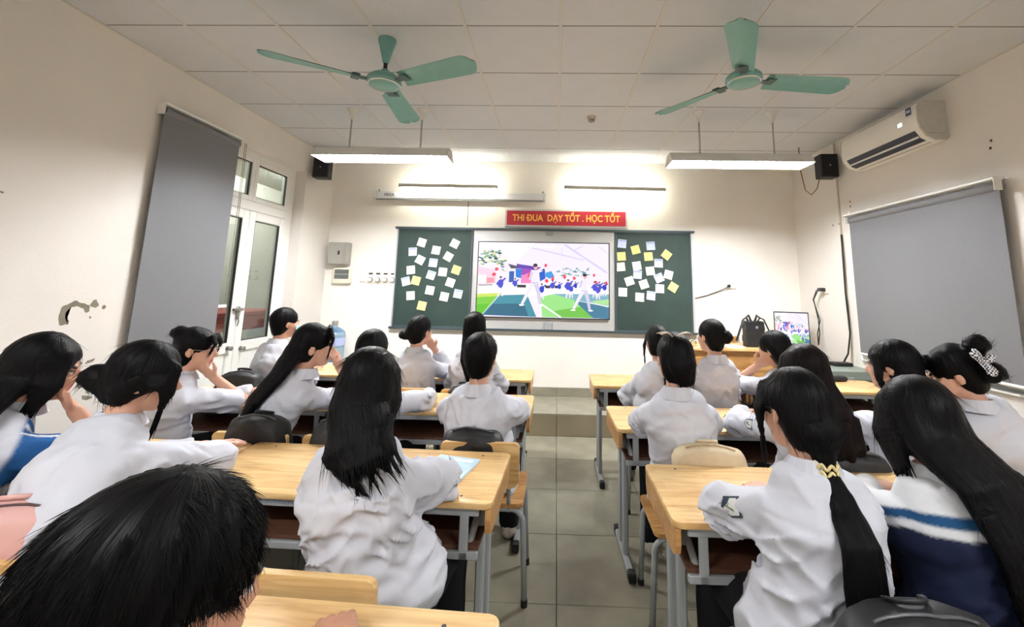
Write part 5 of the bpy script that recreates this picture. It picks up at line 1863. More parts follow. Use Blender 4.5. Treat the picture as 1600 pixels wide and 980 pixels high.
h_ = (-1.37, 2.52, 1.138)
p = person('E', 'person in a white shirt covering the mouth with one hand, second left row', h_, hy=-62, hp=-4, hr=6, hips=(-1.62, 2.44), ty=-30, seed=5, res=0.0072, cres=0.010, sleeve=('long', 'mid'),
           armR=chin(h_, -62, -4, 6, (-1.20, 2.74, 0.79), spot=(0.012, 0.105, -0.045), curl=0.75, back=0.085), armL=rest((-1.38, 2.90, 0.785), (0.7, 0.4, 0)), wrk=1.15)
fr = p['fr']
hr = Hair(fr).capfn(low=-0.085)
hr.sweep(drape(p, [fr.w((0, -0.02, 0.06)), fr.w((0.0, -0.085, -0.02)), A(-1.475, 2.375, 1.00), A(-1.55, 2.33, 0.88), A(-1.60, 2.31, 0.775)], [0.06, 0.048, 0.034, 0.028, 0.016]), [0.078, 0.075, 0.062, 0.055, 0.030], [0.06, 0.048, 0.034, 0.028, 0.016], [A(1, -0.6, 0)] * 4, wisps=70, wl=0.06)
for sx in (-1, 1):
    hr.sweep([fr.w((sx * 0.02, 0.065, 0.100)), fr.w((sx * 0.055, 0.088, 0.050)), fr.w((sx * 0.068, 0.078, -0.010))], [0.028, 0.020, 0.006], [0.012, 0.008, 0.005], fr.wd((1, 0, 0)), wisps=10, wl=0.07)
finish_hair(hr, p, fuzz=300, flen=0.06)

h_ = (-1.025, 2.50, 1.118)
p = person('F', 'person in white mostly hidden beyond the middle foreground person, forearm on the desk', h_, hy=0, hips=(-1.02, 2.48), ty=-6, seed=6, res=0.010, cres=0.012, armR=rest((-0.80, 2.95, 0.785), (-0.5, 0.6, 0), e=(-0.80, 2.76, 0.80)))
fr = p['fr']
hr = Hair(fr).capfn(low=-0.09).sweep(drape(p, [fr.w((0, -0.06, 0.02)), fr.w((0, -0.10, -0.06)), A(-1.03, 2.36, 0.95), A(-1.06, 2.35, 0.80)], [0.05, 0.035, 0.03, 0.016]), [0.06, 0.04, 0.04, 0.02], [0.05, 0.035, 0.03, 0.016], (1, 0, 0), wisps=50)
finish_hair(hr, p, res=0.009, fuzz=150, flen=0.05)

h_ = (-0.392, 2.38, 1.118)
p = person('H', 'person in a crumpled white shirt sitting at the aisle end of the second left row', h_, hy=-10, hr=-2, hips=(-0.375, 2.46), ty=0, seed=7, res=0.0075, cres=0.0085, lean=0.01, bulk=1.06, sh_w=0.150, wrk=1.2,
           armR=rest((-0.34, 2.80, 0.785), (-0.8, 0.4, 0), e=(-0.215, 2.62, 0.79)), armL=rest((-0.42, 2.80, 0.785), (0.8, 0.4, 0), e=(-0.575, 2.62, 0.79)))
hr = Hair(p['fr']).capfn(top=(0.088, 0.106, 0.103), low=-0.100, tilt=0.55, back=0.88, ear=((0.092, 0.030, -0.045), (0.036, 0.055, 0.075)))
finish_hair(hr, p, fuzz=1500, flen=0.032, lift=0.25, fr_=0.0008)

# --- third row, left block
def tint_I(info, tint):
    V = info['V']
    for nm in ('L', 'R'):
        a = info['arms'][nm]
        ba = a['E'] - a['S']
        h = ((V - a['S']) @ ba) / (ba @ ba)
        d = np.linalg.norm(V - a['S'] - np.clip(h, 0, 1)[:, None] * ba, axis=1)
        m_ = (h > -0.1) & (d < 0.115) & (np.abs((V - info['NB']) @ info['rt']) > 0.08)
        k_ = np.clip((h - 0.0) / 0.05 + 0.5, 0, 1) * m_ * np.clip((np.abs((V - info['NB']) @ info['rt']) - 0.095) / 0.01 + 0.5, 0, 1)
        tint = tint * (1 - k_[:, None]) + np.array(srgb((36, 84, 138)), np.float32) * k_[:, None]
        m_ = m_ & (h > 0.0)
        ax = nrm(ba)
        out = nrm(info['rt'] * (1 if nm == 'R' else -1) * 0.3 + info['fw'] * 0.7 + A(0, 0, 0.75))
        sd = nrm(np.cross(ax, out))
        x = (V - a['S']) @ sd
        up_ = ((V - a['S'] - np.clip(h, 0, 1)[:, None] * ba) @ out) > 0
        st_ = np.clip((0.0055 - np.abs(np.abs(x) - 0.016)) / 0.005 + 0.5, 0, 1) * (up_ & m_)
        tint = tint * (1 - st_[:, None]) + np.array(srgb((216, 220, 222)), np.float32) * st_[:, None]
    return tint
h_ = (-1.925, 1.66, 1.150)
p = person('I', 'person in a top with blue striped sleeves, hand at the chin, left edge', h_, hy=-52, hp=-12, hr=8, hips=(-2.0, 1.45), ty=-18, seed=8, res=0.008, cres=0.010, sleeve=('short', 'short'), tint_fn=tint_I, skin=SKIN_D,
           armR=chin(h_, -52, -12, 8, (-1.72, 1.78, 0.80), spot=(0.025, 0.08, -0.09), curl=0.9), armL=rest((-1.95, 1.95, 0.785), (0.5, 0.5, 0)))
fr = p['fr']
hr = Hair(fr).capfn(low=-0.12, top=(0.086, 0.106, 0.098))
hr.sweep(drape(p, [fr.w((0, -0.02, 0.06)), fr.w((0, -0.075, -0.04)), A(-1.945, 1.50, 0.96), A(-1.93, 1.42, 0.84), A(-1.92, 1.38, 0.73)], [0.065, 0.055, 0.04, 0.03, 0.016]), [0.088, 0.095, 0.10, 0.085, 0.045], [0.065, 0.055, 0.04, 0.03, 0.016], [A(1, -0.2, 0)] * 4, wisps=90, wl=0.1)
hr.sweep([fr.w((0.05, 0.02, 0.06)), fr.w((0.086, 0.035, -0.03)), fr.w((0.090, 0.02, -0.12))], [0.045, 0.042, 0.02], [0.02, 0.016, 0.01], fr.wd((0, 1, 0)), wisps=30, wl=0.08)
finish_hair(hr, p, fuzz=300, flen=0.07)

h_ = (-1.473, 1.60, 1.142)
p = person('J', 'person in a white shirt leaning over the left desk, right arm stretched out', h_, hy=-50, hp=-14, hr=8, hips=(-1.42, 1.36), ty=-14, seed=9, res=0.0075, cres=0.0085, lean=0.03, bulk=1.08, wrk=0.9,
           armR=rest((-1.43, 1.86, 0.79), (-0.8, 0.3, 0), e=(-1.285, 1.74, 0.81)), armL=rest((-1.50, 1.95, 0.785), (0.6, 0.5, 0)))
fr = p['fr']
hr = Hair(fr).capfn(low=-0.10, top=(0.084, 0.104, 0.098)).ball(fr.w((-0.03, -0.135, -0.03)), (0.045, 0.040, 0.042)).ball(fr.w((-0.015, -0.10, -0.045)), (0.045, 0.045, 0.04))
hr.sweep([fr.w((0, -0.04, 0.05)), fr.w((-0.02, -0.10, -0.03))], [0.075, 0.04], [0.05, 0.035], fr.wd((1, 0, 0)))
hr.sweep([fr.w((0.062, 0.05, 0.05)), fr.w((0.082, 0.07, -0.02)), fr.w((0.080, 0.075, -0.10))], [0.036, 0.024, 0.006], [0.014, 0.010, 0.004], fr.wd((0, 1, 0)), wisps=40, wl=0.09)
hr.sweep([fr.w((0.05, 0.03, 0.07)), fr.w((0.080, 0.0, 0.0)), fr.w((0.062, -0.06, -0.055))], [0.05, 0.045, 0.03], [0.016, 0.014, 0.014], fr.wd((0, 1, 0.3)))
finish_hair(hr, p, res=0.007, fuzz=500, flen=0.06)

h_ = (-0.611, 1.50, 1.147)
p = person('G', 'person in a loose untucked white shirt seen from behind, middle foreground', h_, hy=-6, hp=-8, hips=(-0.535, 1.475), ty=-4, flare=1.06, seed=10, res=0.0085, cres=0.0072, bulk=1.05, wrk=1.25, hem=0.60, sh_w=0.122,
           armR=rest((-0.54, 1.80, 0.785), (-0.7, 0.4, 0), e=(-0.405, 1.66, 0.80)), armL=rest((-0.64, 1.80, 0.785), (0.7, 0.4, 0), e=(-0.775, 1.66, 0.79)))
fr = p['fr']
hr = Hair(fr).capfn(low=-0.13, top=(0.084, 0.104, 0.098))
hr.sweep(drape(p, [fr.w((0, -0.03, 0.05)), fr.w((0, -0.07, -0.06)), A(-0.565, 1.36, 1.03), A(-0.535, 1.31, 0.985)], [0.075, 0.06, 0.036, 0.018]), [0.084, 0.088, 0.090, 0.062], [0.075, 0.06, 0.036, 0.018], (1, 0, 0), wisps=120, wl=0.05)
for sx in (-1, 1):
    hr.sweep([fr.w((sx * 0.055, 0.01, 0.05)), fr.w((sx * 0.078, 0.01, -0.04)), fr.w((sx * 0.078, -0.03, -0.12))], [0.05, 0.048, 0.03], [0.026, 0.020, 0.014], fr.wd((0, 1, 0)), wisps=30, wl=0.06)
hr.locks(drape(p, [A(-0.58, 1.385, 1.06), A(-0.562, 1.36, 1.02), A(-0.535, 1.33, 0.985)], [0.03] * 6, 0), [0.092, 0.092, 0.072], [0.03, 0.022, 0.014], (1, 0, 0), 10, np.random.default_rng(3), ext=0.028)
finish_hair(hr, p, res=0.0065, fuzz=700, flen=0.08)

# --- nearest student
h_ = (-0.440, 0.535, 1.132)
p = person('K', 'person in the near left corner with one hand on the nearest desk', h_, hy=-34, hp=-10, hr=4, hips=(-0.60, 0.40), ty=-10, seed=11, res=0.0055, cres=0.008, skin=SKIN_D, bulk=1.05, sh_w=0.15,
           armR=rest((-0.405, 0.945, 0.785), (-0.45, 0.75, 0), e=(-0.30, 0.73, 0.80), curl=0.5), armL=rest((-0.62, 0.85, 0.785), (0.5, 0.6, 0), e=(-0.85, 0.66, 0.80)), neck=(-0.53, 0.40, 0.97))
fr = p['fr']
hr = Hair(fr).capfn(top=(0.087, 0.108, 0.100), c=(0, -0.020, 0.034), low=-0.095, tilt=0.5, back=0.86, fcut=((0, 0.135, -0.045), (0.078, 0.080, 0.108)), ear=((0.094, 0.030, -0.050), (0.040, 0.062, 0.080)))
finish_hair(hr, p, res=0.005, fuzz=12000, flen=0.042, fr_=0.0006, lift=0.05, jit=0.06, droop=0.25)

# --- front row, right block
h_ = (0.741, 3.28, 1.113)
p = person('L', 'person in a white shirt at the aisle end of the front right row', h_, hy=6, hips=(0.72, 3.36), ty=0, seed=12, res=0.010, cres=0.012)
fr = p['fr']
hr = Hair(fr).capfn(low=-0.085).sweep(drape(p, [fr.w((0, -0.07, 0.04)), fr.w((0.01, -0.125, 0.0)), fr.w((0.015, -0.135, -0.10)), A(0.765, 3.165, 0.86)], [0.04, 0.03, 0.028, 0.016]), [0.055, 0.035, 0.038, 0.022], [0.04, 0.03, 0.028, 0.016], (1, 0, 0), wisps=50)
for sx in (-1, 1):
    hr.sweep([fr.w((sx * 0.06, 0.03, 0.05)), fr.w((sx * 0.085, 0.04, -0.03)), fr.w((sx * 0.085, 0.035, -0.11))], [0.03, 0.02, 0.008], [0.014, 0.01, 0.006], fr.wd((0, 1, 0)), wisps=12, wl=0.06)
finish_hair(hr, p, res=0.009, fuzz=150, flen=0.06)

h_ = (1.116, 3.25, 1.168)
p = person('M', 'person in a white shirt sitting upright before the plant on the teacher table', h_, hy=24, hips=(1.13, 3.36), ty=4, seed=13, res=0.010, cres=0.012)
fr = p['fr']
hr = Hair(fr).capfn(low=-0.110, back=0.88).ball(fr.w((0.034, -0.118, 0.004)), (0.044, 0.036, 0.046), 0.004)
finish_hair(hr, p, res=0.0085, fuzz=160, flen=0.05)

h_ = (1.533, 3.20, 1.096)
p = person('N', 'person in white resting a cheek on the left hand, front right row', h_, hy=36, hp=-6, hr=-6, hips=(1.60, 3.34), ty=14, seed=14, res=0.009, cres=0.012, sleeve=('short', 'long'),
           armL=chin(h_, 36, -6, -6, (1.40, 3.57, 0.79), spot=(-0.05, 0.055, -0.075), curl=0.8))
fr = p['fr']
hr = Hair(fr).capfn(low=-0.12, top=(0.086, 0.106, 0.098)).sweep([fr.w((0, -0.04, 0.02)), fr.w((0, -0.07, -0.07)), fr.w((0.0, -0.075, -0.14))], [0.09, 0.095, 0.085], [0.06, 0.05, 0.03], fr.wd((1, 0, 0)), wisps=60, wl=0.05)
finish_hair(hr, p, res=0.0085, fuzz=150, flen=0.06)

# --- second row, right block
h_ = (0.591, 2.27, 1.151)
p = person('O', 'person in white with a beige hair bow, second right row at the aisle', h_, hy=6, hr=2, hips=(0.655, 2.34), ty=-3, hem=0.50, seed=15, res=0.0085, cres=0.0085, bulk=1.04, wrk=0.8, sh_w=0.128,
           armL=rest((0.60, 2.62, 0.785), (0.8, 0.4, 0), e=(0.465, 2.47, 0.79)), armR=rest((0.68, 2.64, 0.785), (-0.8, 0.4, 0), e=(0.825, 2.48, 0.79)))
fr = p['fr']
hr = Hair(fr).capfn(low=-0.115, top=(0.084, 0.104, 0.100)).sweep([fr.w((0, -0.05, 0.05)), fr.w((0.01, -0.10, -0.02)), fr.w((0.03, -0.10, -0.095))], [0.075, 0.065, 0.04], [0.05, 0.045, 0.02], fr.wd((1, 0, 0)), wisps=40, wl=0.03)
finish_hair(hr, p, res=0.0075, fuzz=300, flen=0.05)
bw = MB()
M_bow = mat('beige_ribbon', (196, 182, 160), 0.7)
c0 = fr.w((-0.028, -0.078, 0.112))
for sg in (-1, 1):
    vs, fs = [], []
    for k in range(6):
        t = k / 5
        for j in range(5):
            a = (j / 4 - 0.5)
            q = A(sg * (0.008 + 0.055 * t), -0.01 - 0.012 * math.sin(t * PI), 0.004 + 0.016 * math.sin(t * 2.6) ) + A(0, a * (0.012 + 0.045 * t), -abs(a) * 0.006)
            vs.append(tuple(c0 + fr.wd(q) * 1.25))
    for k in range(5):
        for j in range(4):
            i = k * 5 + j
            fs.append((i, i + 1, i + 6, i + 5))
    bw.add(vs, fs)
o = child(bw, 'hair_bow', M_bow, p, smooth=True)
o.modifiers.new('solid', 'SOLIDIFY').thickness = 0.004

h_ = (1.179, 2.18, 1.119)
p = person('P', 'person in white with sleeve badge, just beyond the one with the cream hair band', h_, hy=4, hips=(1.22, 2.32), ty=2, seed=16, res=0.010, cres=0.010,
           armL=rest((1.10, 2.72, 0.785), (0.6, 0.6, 0), e=(0.975, 2.47, 0.80)))
fr = p['fr']
hr = Hair(fr).capfn(low=-0.13, top=(0.088, 0.107, 0.100))
hr.sweep(drape(p, [fr.w((0, -0.03, 0.05)), fr.w((0, -0.07, -0.06)), A(1.215, 2.085, 0.97), A(1.235, 2.085, 0.83), A(1.25, 2.085, 0.70)], [0.075, 0.06, 0.035, 0.026, 0.016]), [0.090, 0.096, 0.095, 0.075, 0.025], [0.075, 0.06, 0.035, 0.024, 0.010], (1, 0, 0), wisps=90, wl=0.08)
for sx in (-1, 1):
    hr.sweep([fr.w((sx * 0.06, 0.02, 0.05)), fr.w((sx * 0.092, 0.02, -0.04)), fr.w((sx * 0.10, -0.02, -0.14))], [0.05, 0.048, 0.03], [0.03, 0.022, 0.016], fr.wd((0, 1, 0)), wisps=30, wl=0.06)
hr.locks(drape(p, [A(1.22, 2.08, 0.93), A(1.238, 2.08, 0.82), A(1.25, 2.08, 0.72)], [0.03] * 6, 0), [0.10, 0.092, 0.07], [0.03, 0.024, 0.016], (1, 0, 0), 9, np.random.default_rng(6), ext=0.09)
finish_hair(hr, p, M_hairb, res=0.008, fuzz=300, flen=0.08)
badge(p, 'L', 0.55, (-0.75, -0.6, 0.2))

h_ = (1.641, 2.25, 1.142)
p = person('Q', 'person in a white shirt before the right window blind, sleeve badge showing, looking left', h_, hy=42, hp=-4, hips=(1.66, 2.34), ty=6, seed=17, res=0.0085, cres=0.010, sleeve=('mid', 'long'),
           armL=rest((1.56, 2.74, 0.785), (0.6, 0.6, 0), e=(1.475, 2.48, 0.80)))
fr = p['fr']
hr = Hair(fr).capfn(low=-0.12, top=(0.086, 0.106, 0.099)).sweep([fr.w((0, -0.04, 0.02)), fr.w((0.0, -0.085, -0.06)), fr.w((-0.0, -0.095, -0.16))], [0.085, 0.080, 0.055], [0.06, 0.045, 0.025], fr.wd((1, 0, 0)), wisps=70, wl=0.06)
hr.sweep([fr.w((-0.06, 0.03, 0.05)), fr.w((-0.088, 0.035, -0.04)), fr.w((-0.085, 0.02, -0.13))], [0.03, 0.018, 0.008], [0.014, 0.01, 0.006], fr.wd((0, 1, 0)), wisps=24, wl=0.06)
finish_hair(hr, p, res=0.008, fuzz=250, flen=0.06)
badge(p, 'L', 0.50, (-0.8, -0.5, 0.3))

h_ = (1.888, 2.20, 1.125)
p = person('S', 'person with a checked hair bow resting the face on both hands, right edge', h_, hy=56, hp=-22, hr=-8, hips=(2.12, 2.26), ty=22, seed=18, res=0.0075, cres=0.0095, bulk=1.04, sleeve=('mid', 'long'),
           armL=chin(h_, 56, -22, -8, (1.80, 2.53, 0.79), spot=(-0.058, 0.06, -0.05), curl=0.35, back=0.10), armR=chin(h_, 56, -22, -8, (2.02, 2.66, 0.79), spot=(0.05, 0.07, -0.06), curl=0.5, back=0.10))
fr = p['fr']
hr = Hair(fr).capfn(low=-0.105, top=(0.084, 0.105, 0.097)).ball(A(1.925, 2.10, 1.268), (0.050, 0.046, 0.046)).ball(A(1.962, 2.085, 1.15), (0.058, 0.046, 0.046))
hr.sweep(drape(p, [fr.w((0, -0.04, 0.09)), A(1.925, 2.11, 1.23)], [0.04, 0.03]), [0.06, 0.03], [0.04, 0.03], fr.wd((1, 0, 0)))
hr.sweep([fr.w((0, 0.075, 0.09)), fr.w((-0.03, 0.105, 0.05)), fr.w((-0.04, 0.115, 0.0))], [0.05, 0.035, 0.012], [0.016, 0.01, 0.006], fr.wd((1, 0, 0)), wisps=24, wl=0.06)
finish_hair(hr, p, res=0.0075, fuzz=350, flen=0.05)
def check_mat():
    m = bpy.data.materials.new('houndstooth_cloth')
    m.use_nodes = True
    nt = m.node_tree
    b = nt.nodes['Principled BSDF']
    tc = nt.nodes.new('ShaderNodeTexCoord')
    ck = nt.nodes.new('ShaderNodeTexChecker')
    ck.inputs['Scale'].default_value = 130
    ck.inputs['Color1'].default_value = srgb((232, 232, 236))
    ck.inputs['Color2'].default_value = srgb((26, 26, 30))
    nt.links.new(tc.outputs['Object'], ck.inputs['Vector'])
    nt.links.new(ck.outputs['Color'], b.inputs['Base Color'])
    b.inputs['Roughness'].default_value = 0.8
    return m
bw = MB()
cb = A(1.90, 2.055, 1.20)
for (tip, w0, w1) in ((A(1.852, 2.05, 1.245), 0.018, 0.026), (A(1.915, 2.02, 1.145), 0.02, 0.034), (A(1.955, 2.05, 1.225), 0.014, 0.02)):
    dr = nrm(tip - cb)
    sd = nrm(np.cross(dr, A(0.2, -1, 0.1)))
    nrmv = nrm(np.cross(sd, dr))
    vs, fs = [], []
    L_ = np.linalg.norm(tip - cb)
    for k in range(6):
        t = k / 5
        wd_ = w0 + (w1 - w0) * t if k < 5 else w1 * 0.5
        for j in range(5):
            a = j / 2 - 1
            vs.append(tuple(cb + dr * L_ * t + sd * a * wd_ + A(0, -1, 0) * (0.010 * math.sin(PI * t) + 0.006 * math.cos(a * 2.2))))
    for k in range(5):
        for j in range(4):
            i = k * 5 + j
            fs.append((i, i + 1, i + 6, i + 5))
    bw.add(vs, fs)
o = child(bw, 'hair_bow', check_mat(), p, smooth=True)
o.modifiers.new('solid', 'SOLIDIFY').thickness = 0.004

# --- third row, right block
h_ = (0.746, 1.45, 1.124)
p = person('T', 'person with dark glasses and a cream hair band, seen from behind, right foreground', h_, hy=12, hp=-8, hr=2, hips=(0.735, 1.40), ty=4, seed=19, res=0.0072, cres=0.0072, bulk=1.06, wrk=1.1, hem=0.56, flare=1.08, sleeve=('mid', 'long'), sh_w=0.122,
           armL=rest((0.70, 1.68, 0.785), (0.7, 0.4, 0), e=(0.550, 1.53, 0.80)), armR=rest((0.82, 1.68, 0.785), (-0.7, 0.4, 0), e=(0.945, 1.52, 0.80)))
fr = p['fr']
tie = A(0.765, 1.335, 1.00)
hr = Hair(fr).capfn(low=-0.11, top=(0.085, 0.105, 0.099))
hr.sweep([fr.w((0, -0.03, 0.03)), fr.w((0.01, -0.085, -0.05)), tie], [0.080, 0.066, 0.022], [0.065, 0.05, 0.02], fr.wd((1, 0, 0)))
hr.sweep(drape(p, [tie, tie + A(0.005, -0.045, -0.06), A(0.765, 1.235, 0.86), A(0.765, 1.20, 0.74), A(0.765, 1.185, 0.655)], [0.018, 0.026, 0.026, 0.022, 0.016]), [0.020, 0.036, 0.048, 0.054, 0.040], [0.018, 0.026, 0.026, 0.022, 0.016], (1, 0, 0), k=0.008, wisps=120, wl=0.10)
for sx in (-1, 1):
    hr.sweep([fr.w((sx * 0.05, 0.05, 0.07)), fr.w((sx * 0.082, 0.055, 0.0)), fr.w((sx * 0.082, 0.05, -0.10))], [0.035, 0.022, 0.006], [0.014, 0.010, 0.005], fr.wd((0, 1, 0)), wisps=20, wl=0.08)
finish_hair(hr, p, res=0.0065, fuzz=700, flen=0.07)
glasses(p)
bd = MB()
M_bead = mat('cream_beads', (226, 208, 150), 0.45)
for r_ in range(2):
    c = tie + A(0.0, -0.006, 0.008 - 0.018 * r_)
    ring = [c + A(0.028 * math.cos(a), -0.024 * math.sin(a) * -1, 0.007 * math.sin(7 * a)) for a in np.linspace(0, 2 * PI, 57)]
    bd.tube(ring, 0.0042, 6, cap=False)
child(bd, 'hair_tie', M_bead, p, smooth=True)
badge(p, 'L', 0.55, (-0.75, -0.6, 0.3), 0.055)

def tint_U(info, tint):
    V = info['V']
    z = V[:, 2] + 0.30 * np.maximum(V[:, 1] - info['NB'][1] + 0.05, 0) - 0.12 * (V[:, 0] - info['NB'][0])
    c = np.tile(np.array(srgb((212, 212, 214)), np.float32), (len(V), 1))
    for z0, col in ((0.900, (24, 66, 104)), (0.876, (206, 206, 208)), (0.856, (14, 22, 46))):
        m_ = np.clip((z0 - z) / 0.006 + 0.5, 0, 1)[:, None]
        c = c * (1 - m_) + np.array(srgb(col), np.float32) * m_
    return c
h_ = (1.158, 1.50, 1.093)
p = person('U', 'person in a white jacket with blue stripe and navy back, right foreground', h_, hy=4, hp=-8, hips=(1.20, 1.42), ty=4, seed=20, res=0.010, cres=0.0075, bulk=1.16, wrk=0.9, tint_fn=tint_U, sh_w=0.135, hem=0.48,
           armL=rest((1.16, 1.74, 0.785), (0.7, 0.4, 0), e=(1.005, 1.58, 0.80)), armR=rest((1.26, 1.74, 0.785), (-0.7, 0.4, 0), e=(1.40, 1.56, 0.80)))
fr = p['fr']
hr = Hair(fr).capfn(low=-0.14, top=(0.092, 0.110, 0.102))
hr.sweep(drape(p, [fr.w((0, -0.02, 0.05)), fr.w((0.0, -0.075, -0.06)), A(1.195, 1.325, 0.97), A(1.225, 1.27, 0.85), A(1.24, 1.25, 0.72), A(1.25, 1.25, 0.60)], [0.08, 0.065, 0.045, 0.036, 0.03, 0.018]), [0.096, 0.105, 0.105, 0.105, 0.095, 0.06], [0.08, 0.065, 0.045, 0.036, 0.03, 0.018], [A(1, 0.1, 0)] * 5, wisps=160, wl=0.12)
for sx in (-1, 1):
    hr.sweep([fr.w((sx * 0.06, 0.02, 0.05)), fr.w((sx * 0.094, 0.02, -0.04)), fr.w((sx * 0.098, -0.02, -0.13))], [0.05, 0.05, 0.034], [0.03, 0.024, 0.018], fr.wd((0, 1, 0)), wisps=30, wl=0.06)
hr.locks(drape(p, [A(1.20, 1.30, 0.93), A(1.228, 1.265, 0.83), A(1.24, 1.25, 0.72), A(1.25, 1.25, 0.62)], [0.03] * 6, 0), [0.112, 0.112, 0.104, 0.085], [0.04, 0.035, 0.028, 0.02], (1, 0.1, 0), 9, np.random.default_rng(5), ext=0.07)
finish_hair(hr, p, res=0.007, fuzz=500, flen=0.09)

# ------------------------------------------------------------------ a chair under each student
for key, lab, x, y, r in (
    ('A', 'chair of the person nearest the glazed door', None, None, 0),
    ('B', 'chair of the front row person before the left chalkboard', None, None, 0),
    ('C', 'chair of the front left row person nearest the television', None, None, 0),
    ('D', 'chair of the person with pale glasses beside the blind', None, None, -15),
    ('E', 'chair with a black bag, under the person covering the mouth', -1.47, 2.51, 0),
    ('F', 'chair of the person hidden beyond the middle foreground person', -1.02, 2.50, 0),
    ('H', 'chair at the aisle, second left row, black bag over its back', -0.345, 2.47, 0),
    ('I', 'chair of the person with blue striped sleeves', None, None, 0),
    ('J', 'chair with a pink bag, under the person leaning over the left desk', -1.40, 1.50, 0),
    ('G', 'chair whose wooden back shows just beyond the nearest desk', -0.60, 1.50, -3),
    ('K', 'chair of the person in the near left corner', -0.60, 0.36, 0),
    ('L', 'chair at the aisle end of the front right row', None, None, 0),
    ('M', 'chair of the person sitting before the plant on the teacher table', None, None, 0),
    ('N', 'chair of the person resting a cheek on the left hand', None, None, 0),
    ('O', 'chair with a cream backpack, under the person with the beige bow', 0.66, 2.34, 0),
    ('P', 'chair of the person just beyond the cream hair band', None, None, 0),
    ('Q', 'chair of the person before the right window blind', None, None, 0),
    ('S', 'chair of the person with the checked bow', None, None, 10),
    ('T', 'chair of the person with the cream hair band, bag on its back', 0.74, 1.36, 0),
    ('U', 'chair of the person in the white and navy jacket', None, None, 0)):
    hp_ = PEOPLE[key]['HP']
    c_ = chair(hp_[0] if x is None else x, hp_[1] + 0.01 if y is None else y, r, lab)
    if key in 'LMNOPQUS':
        c_.scale = (1, 1, 0.9)            # lower model of chair
# ------------------------------------------------------------------ bags
M_bag = mat('black_nylon', (24, 24, 27), 0.55, bump=0.2, bscale=40)
def bag(label, loc, size, m, rz=0.0, lean=0.0, seed=0, straps=False, handle=True, zip_m=None, group='school bags'):
    """soft school backpack: rounded body, front pocket, zip, handle loop, straps"""
    t = thing('backpack', label, 'backpack', loc, rz, group)
    w, d, h = size
    def body(P):
        q = P.copy()
        q[:, 1] -= lean * q[:, 2]
        dd = ell(q, (0, 0, h * 0.45), (w * 0.5, d * 0.5, h * 0.58))
        bx = np.maximum(np.maximum(np.abs(q[:, 0]) - w * 0.46, np.abs(q[:, 1]) - d * 0.44), np.maximum(-q[:, 2], q[:, 2] - h * 0.96))
        dd = smax(dd * 0.6, bx, 0.06)
        return dd - 0.006 * vnoise(P * 13 + seed) - 0.003 * vnoise(P * 30 + seed)
    V, F = surf(body, (-w * 0.6 - abs(lean) * h, -d * 0.6, -0.02), (w * 0.6, d * 0.6 + abs(lean) * h, h * 1.1), 0.011)
    o = obj_raw('body', raw_mesh('body', V, F), m, None); o.parent = t
    def pocket(P):
        q = P.copy()
        q[:, 1] -= lean * q[:, 2]
        return ell(q, (0, -d * 0.42, h * 0.32), (w * 0.40, d * 0.22, h * 0.32)) - 0.003 * vnoise(P * 18 + seed + 4)
    V, F = surf(pocket, (-w * 0.45, -d * 0.75, -0.01), (w * 0.45, d * 0.1 + abs(lean) * h, h * 0.75), 0.012)
    o = obj_raw('front_pocket', raw_mesh('front_pocket', V, F), m, None); o.parent = t
    zz = zip_m or mat('zip_grey', (92, 92, 96), 0.35, metal=0.4)
    def ontop(x, y0):
        z = h * 1.1
        for _ in range(60):
            v = body(np.array([[x, y0 + lean * z, z]]))[0]
            if v < 0.002: break
            z -= max(0.002, v * 0.5)
        return (x, y0 + lean * z, z + 0.001)
    MB().tube([ontop(x, -d * 0.12) for x in np.linspace(-w * 0.27, w * 0.27, 15)], 0.004, 5).build('zip', zz, t, smooth=True)
    if handle:
        a, b = ontop(-0.035, d * 0.12), ontop(0.035, d * 0.12)
        pts = [a] + [(0.045 * math.cos(u), a[1] - 0.035 * math.sin(u), max(a[2], b[2]) + 0.014 * math.sin(u)) for u in np.linspace(PI, 0, 9)] + [b]
        MB().tube(pts, 0.007, 6, flat=0.6).build('handle', m, t, smooth=True)
    if straps:
        for sx in (-1, 1):
            MB().tube([(sx * w * 0.18, d * 0.42 + lean * h * 0.9, h * 0.92), (sx * w * 0.26, d * 0.62 + lean * h * 0.6, h * 0.62), (sx * w * 0.34, d * 0.46 + lean * h * 0.1, h * 0.1)], 0.022, 8, flat=0.3).build('strap', m, t, smooth=True)
    return t
M_cream = mat('cream_canvas', (214, 196, 164), 0.85, bump=0.2, bscale=60)
M_pink = mat('pink_leather', (216, 168, 160), 0.5, bump=0.05, bscale=80)
bag('black backpack on the front row chair nearest the glazed door', (-2.25, 3.20, 0.455), (0.38, 0.24, 0.43), M_bag, 0.1, seed=1)
bag('black backpack with grey zip on the chair of the person covering the mouth', (-1.445, 2.225, 0.455), (0.38, 0.24, 0.42), M_bag, -0.1, seed=2)
bag('black backpack half hidden left of the middle foreground person', (-1.03, 2.225, 0.455), (0.36, 0.24, 0.41), M_bag, 0.05, seed=3)
bag('black backpack on the aisle chair of the second left row', (-0.385, 2.225, 0.455), (0.38, 0.22, 0.385), M_bag, 0.0, seed=4)
bag('small black backpack behind the front row person nearest the television', (-0.64, 3.22, 0.455), (0.32, 0.2, 0.37), M_bag, 0.0, seed=5)
bag('cream canvas backpack behind the person with the beige bow', (0.69, 2.09, 0.455), (0.40, 0.2, 0.385), M_cream, 0.0, seed=6, zip_m=mat('cream_strap', (186, 162, 126), 0.8))
bag('black backpack beside the cream hair band, on a second right row chair', (1.30, 2.06, 0.455), (0.38, 0.2, 0.38), M_bag, 0.0, seed=7)
bag('black backpack in the near right foreground, behind the person with the cream hair band', (0.80, 1.10, 0.455), (0.42, 0.24, 0.375), M_bag, 0.05, seed=8)
